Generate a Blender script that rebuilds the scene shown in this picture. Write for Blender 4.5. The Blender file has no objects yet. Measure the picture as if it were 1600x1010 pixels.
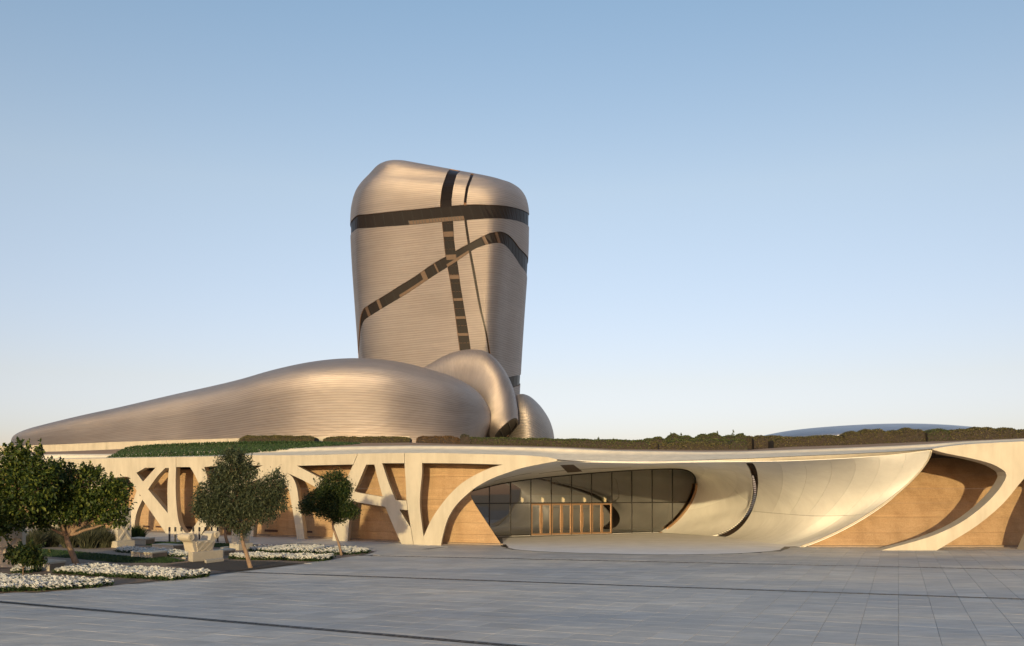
import bpy, bmesh, math, random
import numpy as np
from mathutils import Vector, Matrix
from mathutils.geometry import delaunay_2d_cdt

random.seed(7)
rng = np.random.default_rng(7)
SC = bpy.context.scene
COL = SC.collection
R = math.radians

# ------------------------------------------------------------------ camera
F, HY, EYE = 1400.0, 770.0, 4.0          # focal length in photo pixels, horizon row, eye height
cam = bpy.data.cameras.new('camera')
cam_o = bpy.data.objects.new('camera', cam)
COL.objects.link(cam_o)
cam_o.location = (0, 0, EYE)
cam_o.rotation_euler = (R(90), 0, 0)
cam.sensor_width = 36
cam.lens = 36 * F / 1600
cam.shift_y = (HY - 505) / 1600
cam.clip_end = 6000
SC.camera = cam_o

# ------------------------------------------------------------------ sky and sun
SUN_AZ, SUN_EL = 7.0, 6.5
world = bpy.data.worlds.new('World')
SC.world = world
world.use_nodes = True
nt = world.node_tree
bg = nt.nodes['Background']
sky = nt.nodes.new('ShaderNodeTexSky')
sky.sky_type = 'NISHITA'
sky.sun_disc = False
sky.sun_elevation = R(SUN_EL)
sky.sun_rotation = R(180 + SUN_AZ)
sky.air_density, sky.dust_density, sky.ozone_density = 1.0, 1.0, 1.0
# dusty, slightly violet air towards the horizon (the same all the way round)
tc = nt.nodes.new('ShaderNodeTexCoord')
sx = nt.nodes.new('ShaderNodeSeparateXYZ')
rp = nt.nodes.new('ShaderNodeValToRGB')
nt.links.new(tc.outputs['Generated'], sx.inputs[0])
nt.links.new(sx.outputs[2], rp.inputs[0])
cr_ = rp.color_ramp
stops = [(0.0, (.75, .72, 1.40)), (.064, (.765, .74, 1.20)), (.12, (.89, .77, .98)), (.317, (1.16, 1.0, 1.03)), (.48, (1.02, 1.02, 1.10)), (1.0, (.97, 1.0, 1.10))]
while len(cr_.elements) < len(stops):
    cr_.elements.new(.5)
for e, (p, c) in zip(cr_.elements, stops):
    e.position = p
    e.color = (c[0] / 2, c[1] / 2, c[2] / 2, 1)
mx = nt.nodes.new('ShaderNodeMix')
mx.data_type = 'RGBA'
mx.blend_type = 'MULTIPLY'
mx.inputs[0].default_value = 1
nt.links.new(sky.outputs[0], mx.inputs[6])
nt.links.new(rp.outputs[0], mx.inputs[7])
dbl = nt.nodes.new('ShaderNodeVectorMath')
dbl.operation = 'SCALE'
dbl.inputs['Scale'].default_value = 2      # the ramp above is stored at half value
nt.links.new(mx.outputs[2], dbl.inputs[0])
nt.links.new(dbl.outputs[0], bg.inputs[0])
bg.inputs[1].default_value = 0.15

sun = bpy.data.lights.new('sun', 'SUN')
sun.energy = 2.75
sun.angle = R(0.6)
sun.color = (1.0, .785, .42)
sun_o = bpy.data.objects.new('sun', sun)
COL.objects.link(sun_o)
to_sun = Vector((-math.sin(R(SUN_AZ)) * math.cos(R(SUN_EL)), -math.cos(R(SUN_AZ)) * math.cos(R(SUN_EL)), math.sin(R(SUN_EL))))
sun_o.rotation_euler = to_sun.to_track_quat('Z', 'Y').to_euler()
sun_o.location = to_sun * 100

vs = SC.view_settings
vs.view_transform = 'Standard'
vs.look = 'None'
vs.exposure = 0.68
vs.gamma = 1
SC.cycles.max_bounces = 6
SC.cycles.transparent_max_bounces = 12

# ------------------------------------------------------------------ helpers
def px(x, y, D):
    """point at depth D (metres) seen at photo pixel (x, y)"""
    return Vector(((x - 800) / F * D, D, EYE + (HY - y) / F * D))

def gd(y):
    return F * EYE / (y - HY)

def gp(x, y, z=0.0):
    D = F * (EYE - z) / (y - HY)
    return Vector(((x - 800) / F * D, D, z))

def cr(P, t):
    """Catmull-Rom through rows of P at parameters t in [0, n-1]"""
    P = np.asarray(P, float)
    n = len(P)
    t = np.clip(np.asarray(t, float), 0, n - 1)
    i = np.minimum(t.astype(int), n - 2)
    f = t - i
    ext = np.vstack([2 * P[0] - P[1], P, 2 * P[-1] - P[-2]])
    f = f.reshape(f.shape + (1,))
    a, b, c, d = ext[i], ext[i + 1], ext[i + 2], ext[i + 3]
    return .5 * (2 * b + (c - a) * f + (2 * a - 5 * b + 4 * c - d) * f ** 2 + (3 * b - a - 3 * c + d) * f ** 3)

def lin(tab, x):
    return np.interp(x, [p[0] for p in tab], [p[1] for p in tab])

def smooth_poly(pts, n=6, closed=True, corner=35):
    """round the gentle bends of a polygon, keep sharp corners"""
    P = [Vector(p) for p in pts]
    N = len(P)
    out = []
    def sharp(i):
        if not closed and i in (0, N - 1):
            return True
        a, b, c = P[i - 1], P[i], P[(i + 1) % N]
        u, v = b - a, c - b
        if u.length < 1e-6 or v.length < 1e-6:
            return True
        return u.angle(v) > R(corner)
    last = N if closed else N - 1
    for i in range(last):
        b, c = P[i], P[(i + 1) % N]
        a = 2 * b - c if sharp(i) else P[i - 1]
        d = 2 * c - b if sharp((i + 1) % N) else P[(i + 2) % N]
        for k in range(n):
            f = k / n
            out.append(.5 * (2 * b + (c - a) * f + (2 * a - 5 * b + 4 * c - d) * f * f + (3 * b - a - 3 * c + d) * f ** 3))
    if not closed:
        out.append(P[-1])
    return out

def mesh(name, verts, faces, smooth=False):
    me = bpy.data.meshes.new(name)
    me.from_pydata([tuple(v) for v in verts] if not isinstance(verts, np.ndarray) else verts.tolist(), [],
                   faces.tolist() if isinstance(faces, np.ndarray) else faces)
    if smooth:
        me.polygons.foreach_set('use_smooth', [True] * len(me.polygons))
    me.update()
    return me

def obj(name, me, mat=None, parent=None, kind=None, label=None, cat=None, group=None, loc=None):
    o = bpy.data.objects.new(name, me)
    COL.objects.link(o)
    if mat is not None and me is not None and not me.materials:
        me.materials.append(mat)
    if parent is not None:
        o.parent = parent
        o.matrix_parent_inverse = parent.matrix_basis.inverted()
    if kind: o['kind'] = kind
    if label: o['label'] = label
    if cat: o['category'] = cat
    if group: o['group'] = group
    if loc is not None: o.location = loc
    return o

def thing(name, label, cat, loc=(0, 0, 0), group=None, rz=0):
    o = obj(name, None, label=label, cat=cat, group=group, loc=loc)
    o.rotation_euler = (0, 0, rz)
    return o

def recalc(me, sharp=None):
    bm = bmesh.new()
    bm.from_mesh(me)
    bmesh.ops.recalc_face_normals(bm, faces=bm.faces)
    if sharp is not None:
        for f in bm.faces: f.smooth = True
        for e in bm.edges:
            if len(e.link_faces) == 2 and e.calc_face_angle(0) > R(sharp): e.smooth = False
    bm.to_mesh(me)
    bm.free()
    return me

def bevel(me, w, seg=2, ang=40):
    bm = bmesh.new()
    bm.from_mesh(me)
    bmesh.ops.recalc_face_normals(bm, faces=bm.faces)
    es = [e for e in bm.edges if len(e.link_faces) == 2 and e.calc_face_angle(0) > R(ang)]
    bmesh.ops.bevel(bm, geom=es, offset=w, segments=seg, affect='EDGES', profile=.6)
    bm.to_mesh(me)
    bm.free()
    return me

def prism(name, foot, z0, z1, taper=0.0, bev=0.0):
    """upright prism on a footprint of ground points"""
    n = len(foot)
    c = sum((Vector(f[:2]) for f in foot), Vector((0, 0))) / n
    V = [(f[0], f[1], z0) for f in foot]
    for f in foot:
        g = c + (Vector(f[:2]) - c) * (1 - taper)
        V.append((g.x, g.y, z1))
    Fc = [list(range(n))[::-1], list(range(n, 2 * n))] + [[i, (i + 1) % n, n + (i + 1) % n, n + i] for i in range(n)]
    me = mesh(name, V, Fc)
    if bev: bevel(me, bev)
    else: recalc(me)
    return me

class MB:
    """collects boxes and bars into one mesh"""
    def __init__(s): s.v, s.f = [], []
    def box8(s, c):
        n = len(s.v)
        s.v += [tuple(p) for p in c]
        for f in ((0, 3, 2, 1), (4, 5, 6, 7), (0, 1, 5, 4), (1, 2, 6, 5), (2, 3, 7, 6), (3, 0, 4, 7)):
            s.f.append([n + i for i in f])
    def box(s, x0, x1, y0, y1, z0, z1):
        s.box8([(x0, y0, z0), (x1, y0, z0), (x1, y1, z0), (x0, y1, z0), (x0, y0, z1), (x1, y0, z1), (x1, y1, z1), (x0, y1, z1)])
    def tube(s, pts, rad, n=8):
        pts = [Vector(p) for p in pts]
        if not hasattr(rad, '__len__'): rad = [rad] * len(pts)
        base = len(s.v)
        prev = None
        for i, p in enumerate(pts):
            d = (pts[min(i + 1, len(pts) - 1)] - pts[max(i - 1, 0)]).normalized()
            if prev is None:
                u = d.orthogonal().normalized()
            else:
                u = (prev - d * prev.dot(d)).normalized()
            prev = u
            w = d.cross(u)
            for k in range(n):
                a = 2 * math.pi * k / n
                s.v.append(tuple(p + (u * math.cos(a) + w * math.sin(a)) * rad[i]))
        m = len(pts)
        for i in range(m - 1):
            for k in range(n):
                a, b = base + i * n + k, base + i * n + (k + 1) % n
                s.f.append([a, b, b + n, a + n])
        s.f.append([base + k for k in range(n)][::-1])
        s.f.append([base + (m - 1) * n + k for k in range(n)])
    def me(s, name, smooth=False): return mesh(name, s.v, s.f, smooth)

def grid_faces(nu, nv, wrap=False):
    Fc = []
    for j in range(nv - 1):
        for i in range(nu if wrap else nu - 1):
            k = (i + 1) % nu
            Fc.append([j * nu + i, j * nu + k, (j + 1) * nu + k, (j + 1) * nu + i])
    return Fc

# ------------------------------------------------------------------ materials
def nodes(m):
    m.use_nodes = True
    t = m.node_tree
    return t, t.nodes['Principled BSDF']

def N(t, kind, **kw):
    n = t.nodes.new(kind)
    for k, v in kw.items(): setattr(n, k, v)
    return n

def ramp(t, src, stops):
    r = N(t, 'ShaderNodeValToRGB')
    el = r.color_ramp.elements
    while len(el) < len(stops): el.new(.5)
    for e, (p, c) in zip(el, stops):
        e.position = p
        e.color = (*c, 1) if len(c) == 3 else c
    t.links.new(src, r.inputs[0])
    return r.outputs[0]

def mixc(t, a, b, fac, mode='MIX'):
    m = N(t, 'ShaderNodeMix', data_type='RGBA', blend_type=mode)
    for s, v in ((0, fac), (6, a), (7, b)):
        if hasattr(v, 'is_linked') or hasattr(v, 'links'): t.links.new(v, m.inputs[s])
        elif s == 0: m.inputs[0].default_value = v
        else: m.inputs[s].default_value = (*v, 1)
    return m.outputs[2]

def coords(t, scale=(1, 1, 1), rot=(0, 0, 0), src='Object'):
    if src == 'World':
        c = N(t, 'ShaderNodeNewGeometry').outputs['Position']
    elif src == 'UV':
        c = N(t, 'ShaderNodeTexCoord').outputs['UV']
    else:
        c = N(t, 'ShaderNodeTexCoord').outputs[src]
    m = N(t, 'ShaderNodeMapping')
    m.inputs['Scale'].default_value = scale
    m.inputs['Rotation'].default_value = rot
    t.links.new(c, m.inputs[0])
    return m.outputs[0]

def noise(t, vec, scale, detail=4, rough=.6):
    n = N(t, 'ShaderNodeTexNoise')
    n.inputs['Scale'].default_value = scale
    n.inputs['Detail'].default_value = detail
    n.inputs['Roughness'].default_value = rough
    t.links.new(vec, n.inputs['Vector'])
    return n.outputs[0]

def bump(t, h, strength, dist, b):
    n = N(t, 'ShaderNodeBump')
    n.inputs['Strength'].default_value = strength
    n.inputs['Distance'].default_value = dist
    t.links.new(h, n.inputs['Height'])
    t.links.new(n.outputs[0], b.inputs['Normal'])
    return n

def mat_plain(name, col, rough=.7, var=.15, scale=2.0, metallic=0, spec=.5, bmp=0.0, bscale=30, stretch=(1, 1, 1)):
    m = bpy.data.materials.new(name)
    t, b = nodes(m)
    v = coords(t, stretch, src='World')
    n1 = noise(t, v, scale, 6, .65)
    lo = tuple(c * (1 - var) for c in col)
    hi = tuple(min(1, c * (1 + var)) for c in col)
    t.links.new(ramp(t, n1, [(.3, lo), (.7, hi)]), b.inputs['Base Color'])
    b.inputs['Roughness'].default_value = rough
    b.inputs['Metallic'].default_value = metallic
    b.inputs['Specular IOR Level'].default_value = spec
    if bmp:
        bump(t, noise(t, v, bscale, 4), bmp, .02, b)
    return m

def mat_concrete():
    m = bpy.data.materials.new('pale_precast_concrete')
    t, b = nodes(m)
    v = coords(t, src='World')
    n1 = noise(t, v, .35, 6, .6)
    n2 = noise(t, coords(t, (1, 1, .22), src='World'), 1.6, 5, .65)
    c = ramp(t, n1, [(.3, (.445, .40, .315)), (.7, (.515, .465, .37))])
    c2 = ramp(t, n2, [(.35, (.88, .87, .86)), (.6, (1, 1, 1))])
    t.links.new(mixc(t, c, c2, 1.0, 'MULTIPLY'), b.inputs['Base Color'])
    b.inputs['Roughness'].default_value = .75
    bump(t, noise(t, v, 14, 4), .12, .03, b)
    return m

def mat_earth():
    m = bpy.data.materials.new('rammed_earth')
    t, b = nodes(m)
    v = coords(t, (.5, .5, 3.0), src='World')
    n1 = noise(t, v, 1.0, 8, .75)
    n2 = noise(t, coords(t, src='World'), 11, 4, .75)
    n3 = noise(t, coords(t, (.5, .5, .5), src='World'), .35, 4, .6)
    c = ramp(t, n1, [(.28, (.345, .232, .135)), (.5, (.39, .268, .158)), (.72, (.44, .312, .188))])
    c = mixc(t, c, ramp(t, n2, [(.3, (.80, .79, .78)), (.7, (1.10, 1.10, 1.10))]), 1.0, 'MULTIPLY')
    c = mixc(t, c, ramp(t, n3, [(.3, (.9, .88, .86)), (.7, (1.1, 1.1, 1.1))]), 1.0, 'MULTIPLY')
    # pale lime lines left between the rammed layers
    n4 = noise(t, coords(t, (.015, .015, 2.1), src='World'), 2.0, 2, .5)
    c = mixc(t, c, ramp(t, n4, [(.60, (1, 1, 1)), (.635, (1.22, 1.2, 1.18)), (.67, (1, 1, 1))]), 1.0, 'MULTIPLY')
    # damp stains that run down
    n5 = noise(t, coords(t, (.8, .8, .12), src='World'), 1.1, 5, .6)
    c = mixc(t, c, ramp(t, n5, [(.35, (.86, .84, .82)), (.55, (1.03, 1.03, 1.03))]), 1.0, 'MULTIPLY')
    t.links.new(c, b.inputs['Base Color'])
    b.inputs['Roughness'].default_value = .9
    b.inputs['Specular IOR Level'].default_value = .2
    bump(t, n1, .5, .04, b)
    return m

def mat_scoop():
    m = bpy.data.materials.new('smooth_grey_concrete')
    t, b = nodes(m)
    v = coords(t, src='World')
    n1 = noise(t, v, .22, 6, .6)
    n2 = noise(t, coords(t, (1, 1, .3), src='World'), .9, 6, .7)
    c = ramp(t, n1, [(.3, (.69, .68, .645)), (.7, (.76, .75, .71))])
    c = mixc(t, c, ramp(t, n2, [(.35, (.94, .935, .93)), (.62, (1.02, 1.02, 1.015))]), 1.0, 'MULTIPLY')
    oi = N(t, 'ShaderNodeObjectInfo')
    c = mixc(t, c, ramp(t, oi.outputs['Random'], [(0, (.93, .925, .92)), (1, (1.04, 1.04, 1.03))]), 1.0, 'MULTIPLY')
    t.links.new(c, b.inputs['Base Color'])
    b.inputs['Roughness'].default_value = .9
    b.inputs['Specular IOR Level'].default_value = .25
    bump(t, noise(t, v, 9, 4), .1, .03, b)
    return m

def mat_metal(name, lines, tint=(.47, .415, .385), rough=.53, slant=0.0, axis=None, tubes=1.0, stripes=161):
    """stainless tube cladding: fine lines along the body (UV v runs across the tubes)"""
    m = bpy.data.materials.new(name)
    t, b = nodes(m)
    v = coords(t, (26, lines * 1.5, 1), (0, 0, slant), src='UV')
    n1 = noise(t, v, 1.0, 3, .6)
    n2 = noise(t, coords(t, (5, lines * .3, 1), (0, 0, slant), src='UV'), 1.0, 3, .6)
    n3 = noise(t, coords(t, src='World'), .06, 5, .6)
    lo = tuple(c * .91 for c in tint)
    hi = tuple(min(1, c * 1.07) for c in tint)
    c = ramp(t, n1, [(.3, lo), (.5, tint), (.68, hi)])
    c = mixc(t, c, ramp(t, n2, [(.3, (.94, .935, .93)), (.65, (1.03, 1.03, 1.03))]), 1.0, 'MULTIPLY')
    c = mixc(t, c, ramp(t, n3, [(.35, (.92, .90, .88)), (.65, (1.05, 1.05, 1.05))]), 1.0, 'MULTIPLY')
    # shadow lines between the tubes
    sp0 = N(t, 'ShaderNodeSeparateXYZ')
    t.links.new(N(t, 'ShaderNodeTexCoord').outputs['UV'], sp0.inputs[0])
    m0 = N(t, 'ShaderNodeMath', operation='MULTIPLY')
    t.links.new(sp0.outputs[1], m0.inputs[0])
    m0.inputs[1].default_value = stripes * 2 * math.pi
    m1 = N(t, 'ShaderNodeMath', operation='ADD')
    t.links.new(m0.outputs[0], m1.inputs[0])
    t.links.new(n3, m1.inputs[1])
    m2 = N(t, 'ShaderNodeMath', operation='SINE')
    t.links.new(m1.outputs[0], m2.inputs[0])
    mr0 = N(t, 'ShaderNodeMapRange')
    mr0.inputs[1].default_value, mr0.inputs[2].default_value = -1, 1
    t.links.new(m2.outputs[0], mr0.inputs[0])
    c = mixc(t, c, ramp(t, mr0.outputs[0], [(0, (.84, .83, .82)), (.5, (1.03, 1.03, 1.03)), (1, (1.05, 1.05, 1.05))]), 1.0, 'MULTIPLY')
    t.links.new(c, b.inputs['Base Color'])
    b.inputs['Metallic'].default_value = 1.0
    b.inputs['Roughness'].default_value = rough
    # round tubes: tilt the normal to and fro across the tubes
    uvn = N(t, 'ShaderNodeTexCoord').outputs['UV']
    sp = N(t, 'ShaderNodeSeparateXYZ')
    t.links.new(uvn, sp.inputs[0])
    def mth(op, a, b_=None):
        q = N(t, 'ShaderNodeMath', operation=op)
        for k, v_ in enumerate((a, b_)):
            if v_ is None: continue
            if hasattr(v_, 'links'): t.links.new(v_, q.inputs[k])
            else: q.inputs[k].default_value = v_
        return q.outputs[0]
    ph = mth('ADD', mth('MULTIPLY', sp.outputs[1], lines * 3.7 * 2 * math.pi), mth('MULTIPLY', n1, 3.0))
    sn = mth('MULTIPLY', mth('SINE', ph), tubes)
    geo = N(t, 'ShaderNodeNewGeometry')
    cr1 = N(t, 'ShaderNodeVectorMath', operation='CROSS_PRODUCT')
    t.links.new(geo.outputs['Normal'], cr1.inputs[0])
    if axis is None:
        cr0 = N(t, 'ShaderNodeVectorMath', operation='CROSS_PRODUCT')
        cr0.inputs[0].default_value = (0, 0, 1)
        t.links.new(geo.outputs['Normal'], cr0.inputs[1])
        t.links.new(cr0.outputs[0], cr1.inputs[1])
    else:
        cr1.inputs[1].default_value = axis
    nz = N(t, 'ShaderNodeVectorMath', operation='NORMALIZE')
    t.links.new(cr1.outputs[0], nz.inputs[0])
    scl = N(t, 'ShaderNodeVectorMath', operation='SCALE')
    t.links.new(nz.outputs[0], scl.inputs[0])
    t.links.new(sn, scl.inputs['Scale'])
    ad = N(t, 'ShaderNodeVectorMath', operation='ADD')
    t.links.new(geo.outputs['Normal'], ad.inputs[0])
    t.links.new(scl.outputs[0], ad.inputs[1])
    nn = N(t, 'ShaderNodeVectorMath', operation='NORMALIZE')
    t.links.new(ad.outputs[0], nn.inputs[0])
    t.links.new(nn.outputs[0], b.inputs['Normal'])
    return m

def mat_glass(name, tint=(.42, .39, .36), rough=.02):
    m = bpy.data.materials.new(name)
    m.use_nodes = True
    t = m.node_tree
    t.nodes.clear()
    out = N(t, 'ShaderNodeOutputMaterial')
    tr = N(t, 'ShaderNodeBsdfTransparent')
    tr.inputs[0].default_value = (*tint, 1)
    gl = N(t, 'ShaderNodeBsdfGlossy')
    gl.inputs['Roughness'].default_value = rough
    gl.inputs[0].default_value = (1, 1, 1, 1)
    fr = N(t, 'ShaderNodeFresnel')
    fr.inputs[0].default_value = 3.0
    mxs = N(t, 'ShaderNodeMixShader')
    t.links.new(fr.outputs[0], mxs.inputs[0])
    t.links.new(tr.outputs[0], mxs.inputs[1])
    t.links.new(gl.outputs[0], mxs.inputs[2])
    t.links.new(mxs.outputs[0], out.inputs[0])
    return m

def mat_leaf(name, dark, mid, light, trans=.25):
    m = bpy.data.materials.new(name)
    t, b = nodes(m)
    g = N(t, 'ShaderNodeNewGeometry')
    c = ramp(t, g.outputs['Random Per Island'], [(0, dark), (.6, mid), (1, light)])
    t.links.new(c, b.inputs['Base Color'])
    b.inputs['Roughness'].default_value = .5
    b.inputs['Specular IOR Level'].default_value = .3
    tr = N(t, 'ShaderNodeBsdfTranslucent')
    t.links.new(c, tr.inputs[0])
    ms = N(t, 'ShaderNodeMixShader')
    ms.inputs[0].default_value = trans
    out = t.nodes['Material Output']
    t.links.new(b.outputs[0], ms.inputs[1])
    t.links.new(tr.outputs[0], ms.inputs[2])
    t.links.new(ms.outputs[0], out.inputs[0])
    return m

def mat_paver():
    m = bpy.data.materials.new('grey_stone_paver')
    t, b = nodes(m)
    g = N(t, 'ShaderNodeNewGeometry')
    # one tone per slab: the slab grid is PAV metres, turned by PAV_A
    mp = N(t, 'ShaderNodeMapping')
    mp.vector_type = 'POINT'
    mp.inputs['Rotation'].default_value = (0, 0, -PAV_A)
    t.links.new(g.outputs['Position'], mp.inputs[0])
    sc_ = N(t, 'ShaderNodeVectorMath', operation='SCALE')
    sc_.inputs['Scale'].default_value = 1 / PAV
    t.links.new(mp.outputs[0], sc_.inputs[0])
    fl = N(t, 'ShaderNodeVectorMath', operation='FLOOR')
    t.links.new(sc_.outputs[0], fl.inputs[0])
    s2 = N(t, 'ShaderNodeSeparateXYZ')
    t.links.new(fl.outputs[0], s2.inputs[0])
    cb = N(t, 'ShaderNodeCombineXYZ')
    t.links.new(s2.outputs[0], cb.inputs[0])
    t.links.new(s2.outputs[1], cb.inputs[1])
    wn = N(t, 'ShaderNodeTexWhiteNoise')
    t.links.new(cb.outputs[0], wn.inputs['Vector'])
    c = ramp(t, wn.outputs['Value'], [(0, (.425, .421, .414)), (.5, (.448, .443, .435)), (.88, (.468, .463, .454)), (1, (.515, .51, .50))])
    n1 = noise(t, coords(t, (.35, 1, 1), (0, 0, .2), src='World'), .16, 7, .66)
    n2 = noise(t, coords(t, (.5, 1.6, 1), (0, 0, -.3), src='World'), 1.3, 8, .72)
    c = mixc(t, c, ramp(t, n1, [(.34, (.76, .80, .86)), (.66, (1.30, 1.20, 1.06))]), 1.0, 'MULTIPLY')  # patchy stone tone, with warm reflected light painted into it
    c = mixc(t, c, ramp(t, n2, [(.32, (.74, .74, .74)), (.68, (1.24, 1.24, 1.24))]), 1.0, 'MULTIPLY')
    t.links.new(c, b.inputs['Base Color'])
    mr = N(t, 'ShaderNodeMapRange')
    mr.inputs[1].default_value, mr.inputs[2].default_value = .3, .7
    mr.inputs[3].default_value, mr.inputs[4].default_value = .42, .66
    b.inputs['Specular IOR Level'].default_value = .28
    t.links.new(n2, mr.inputs[0])
    t.links.new(mr.outputs[0], b.inputs['Roughness'])
    bump(t, n2, .25, .02, b)
    return m

PAV, PAV_A = 1.05, math.atan2(1400, 604) - math.pi / 2      # slab size, turn of the slab grid

M = {}
M['concrete'] = mat_concrete()
M['earth'] = mat_earth()
M['scoop'] = mat_scoop()
M['tower'] = mat_metal('steel_tube_cladding_tower', 260, slant=.0)
M['long'] = mat_metal('steel_tube_cladding_long', 150, axis=(1, 0, .12), tubes=.85, stripes=250)
M['arch'] = mat_metal('steel_tube_cladding_arch', 90, axis=(.8, .1, .6), tubes=.85, stripes=110)
M['far'] = mat_metal('steel_tube_cladding_far', 60, tint=(.47, .43, .40), axis=(1, .1, 0), tubes=.7, stripes=130)
M['dome'] = mat_metal('steel_tube_cladding_dome', 60, tint=(.66, .66, .68), rough=.45, axis=(1, .1, 0), tubes=.4, stripes=150)
M['reveal'] = mat_plain('bronze_reveal', (.17, .095, .055), .5, .15, 1, metallic=.4)
M['bandglass'] = mat_plain('dark_band_glass', (.014, .011, .010), .35, .1, .3, spec=.10)
M['glass'] = mat_glass('tinted_entrance_glass')
M['bronze'] = mat_plain('bronze_door_frame', (.42, .26, .15), .42, .1, 3, metallic=.7)
M['copper'] = mat_plain('copper_fin', (.075, .046, .03), .55, .15, 1, metallic=.4)
M['darkmetal'] = mat_plain('dark_mullion_metal', (.03, .027, .025), .45, .1, 3, metallic=.3)
M['brown'] = mat_plain('brown_slot_lining', (.07, .042, .026), .7, .2, 4)
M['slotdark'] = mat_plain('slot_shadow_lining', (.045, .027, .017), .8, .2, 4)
M['blackframe'] = mat_plain('black_frame', (.010, .009, .009), .6, .1, 3, spec=.2)
M['apron'] = mat_plain('apron_concrete', (.76, .75, .745), .8, .08, .5, spec=.12, bmp=.06)
M['paver'] = mat_paver()
M['joint'] = mat_plain('dark_joint_sand', (.235, .23, .225), .9, .2, 1)
M['ground'] = mat_plain('desert_sand', (.33, .25, .17), .95, .2, .05)
M['soil'] = mat_plain('brown_garden_soil', (.22, .155, .11), .95, .3, 3, bmp=.6, bscale=20)
M['mulch'] = mat_plain('dark_mulch', (.035, .026, .021), .95, .4, 6, bmp=.8, bscale=25)
M['path'] = mat_plain('pale_path_stone', (.47, .455, .43), .6, .12, .8, bmp=.1)
M['sandpath'] = mat_plain('compacted_sand_path', (.26, .20, .15), .95, .2, 2, bmp=.3)
M['stone'] = mat_plain('pale_carved_limestone', (.46, .415, .34), .85, .08, 5, bmp=.25, bscale=35)
M['shadestone'] = mat_plain('bench_end_shade', (.20, .155, .11), .85, .2, 3, bmp=.3)  # stone darkened for the shade on bench ends turned from the sun
M['roofgravel'] = mat_plain('roof_render_and_gravel', (.62, .57, .47), .9, .12, 1.2, bmp=.3, bscale=8)
M['roofsoil'] = mat_plain('roof_soil', (.30, .19, .115), .95, .2, 1.0, bmp=.4)
M['lawn'] = mat_leaf('lawn_grass', (.018, .042, .014), (.03, .065, .02), (.05, .09, .03), .2)
M['lawnbase'] = mat_plain('lawn_ground', (.022, .042, .016), .95, .3, 3)
M['bark'] = mat_plain('warm_grey_bark', (.20, .135, .09), .9, .3, 5, bmp=.6, bscale=18, stretch=(1, 1, .3))
M['broadleaf'] = mat_leaf('broad_green_leaf', (.014, .030, .008), (.045, .074, .014), (.15, .17, .03))
M['greyleaf'] = mat_leaf('grey_green_leaf', (.028, .040, .022), (.052, .068, .036), (.09, .10, .048))
M['darkleaf'] = mat_leaf('dark_glossy_leaf', (.012, .027, .010), (.026, .048, .013), (.075, .085, .016))
M['hedgeleaf'] = mat_leaf('dry_hedge_leaf', (.055, .055, .022), (.10, .092, .036), (.16, .135, .052))
M['hedgered'] = mat_leaf('reddish_hedge_leaf', (.07, .042, .02), (.125, .075, .034), (.17, .10, .045))
M['hedgegreen'] = mat_leaf('green_hedge_leaf', (.038, .055, .018), (.07, .09, .028), (.12, .13, .04))
M['wispy'] = mat_leaf('wispy_grass_blade', (.035, .042, .024), (.065, .072, .042), (.11, .11, .065))
M['petal'] = mat_leaf('white_petal', (.72, .73, .72), (.82, .83, .82), (.87, .87, .85), .3)
M['flowerleaf'] = mat_leaf('bedding_leaf', (.012, .03, .01), (.025, .05, .014), (.05, .08, .02))
M['bollard'] = mat_plain('charcoal_bollard', (.035, .036, .04), .5, .1, 3, metallic=.4)
M['lens'] = mat_plain('frosted_bollard_lens', (.55, .50, .42), .4, .05, 3)
M['vent'] = mat_plain('dark_brown_vent', (.055, .027, .018), .7, .1, 3)
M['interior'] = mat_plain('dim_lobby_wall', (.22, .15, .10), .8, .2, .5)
M['lampglow'] = bpy.data.materials.new('lit_lobby_lamp')
_t, _b = nodes(M['lampglow'])
_b.inputs['Base Color'].default_value = (.8, .6, .3, 1)
_b.inputs['Emission Color'].default_value = (1, .72, .30, 1)
_b.inputs['Emission Strength'].default_value = 1.1

# ------------------------------------------------------------------ facade line in plan
FAC = np.array([(-150, 186), (-110, 149), (-75, 118.5), (-60, 107), (-46, 96.5), (-33.4, 87.5), (-25.5, 82), (-17.8, 76.7), (-12, 72.3), (-6.8, 68.6),
                (-2, 66.2), (3.2, 64.4), (9, 63.2), (15, 62.5), (22, 62.1), (28, 62.0), (34, 62.2), (42, 63), (55, 66), (70, 72), (95, 86)], float)
_u = np.linspace(0, len(FAC) - 1, 1500)
_fc = cr(FAC, _u)
def facD(x): return np.interp(x, _fc[:, 0], _fc[:, 1])

def onfac(x, y, off=0.0):
    """photo pixel -> point on the facade surface moved back by off metres"""
    D = 75.0
    for _ in range(26):
        D = float(facD((x - 800) / F * D)) + off
    return px(x, y, D)

# ------------------------------------------------------------------ ground, plaza
obj('ground', mesh('ground', [(-3000, -2500, -.08), (3000, -2500, -.08), (3000, 3500, -.08), (-3000, 3500, -.08)], [[0, 1, 2, 3]]), M['ground'], kind='structure')
plaza = obj('plaza', mesh('plaza', [(-140, -90, -.018), (140, -90, -.018), (140, 130, -.018), (-140, 130, -.018)], [[0, 1, 2, 3]]), M['joint'], kind='structure')

def inpoly(pts, x, y):
    c = np.zeros(np.shape(x), bool)
    n = len(pts)
    for i in range(n):
        x0, y0 = pts[i][:2]
        x1, y1 = pts[(i + 1) % n][:2]
        if y0 == y1: continue
        c ^= ((y0 > y) != (y1 > y)) & (x < (x1 - x0) * (y - y0) / (y1 - y0) + x0)
    return c

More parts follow.
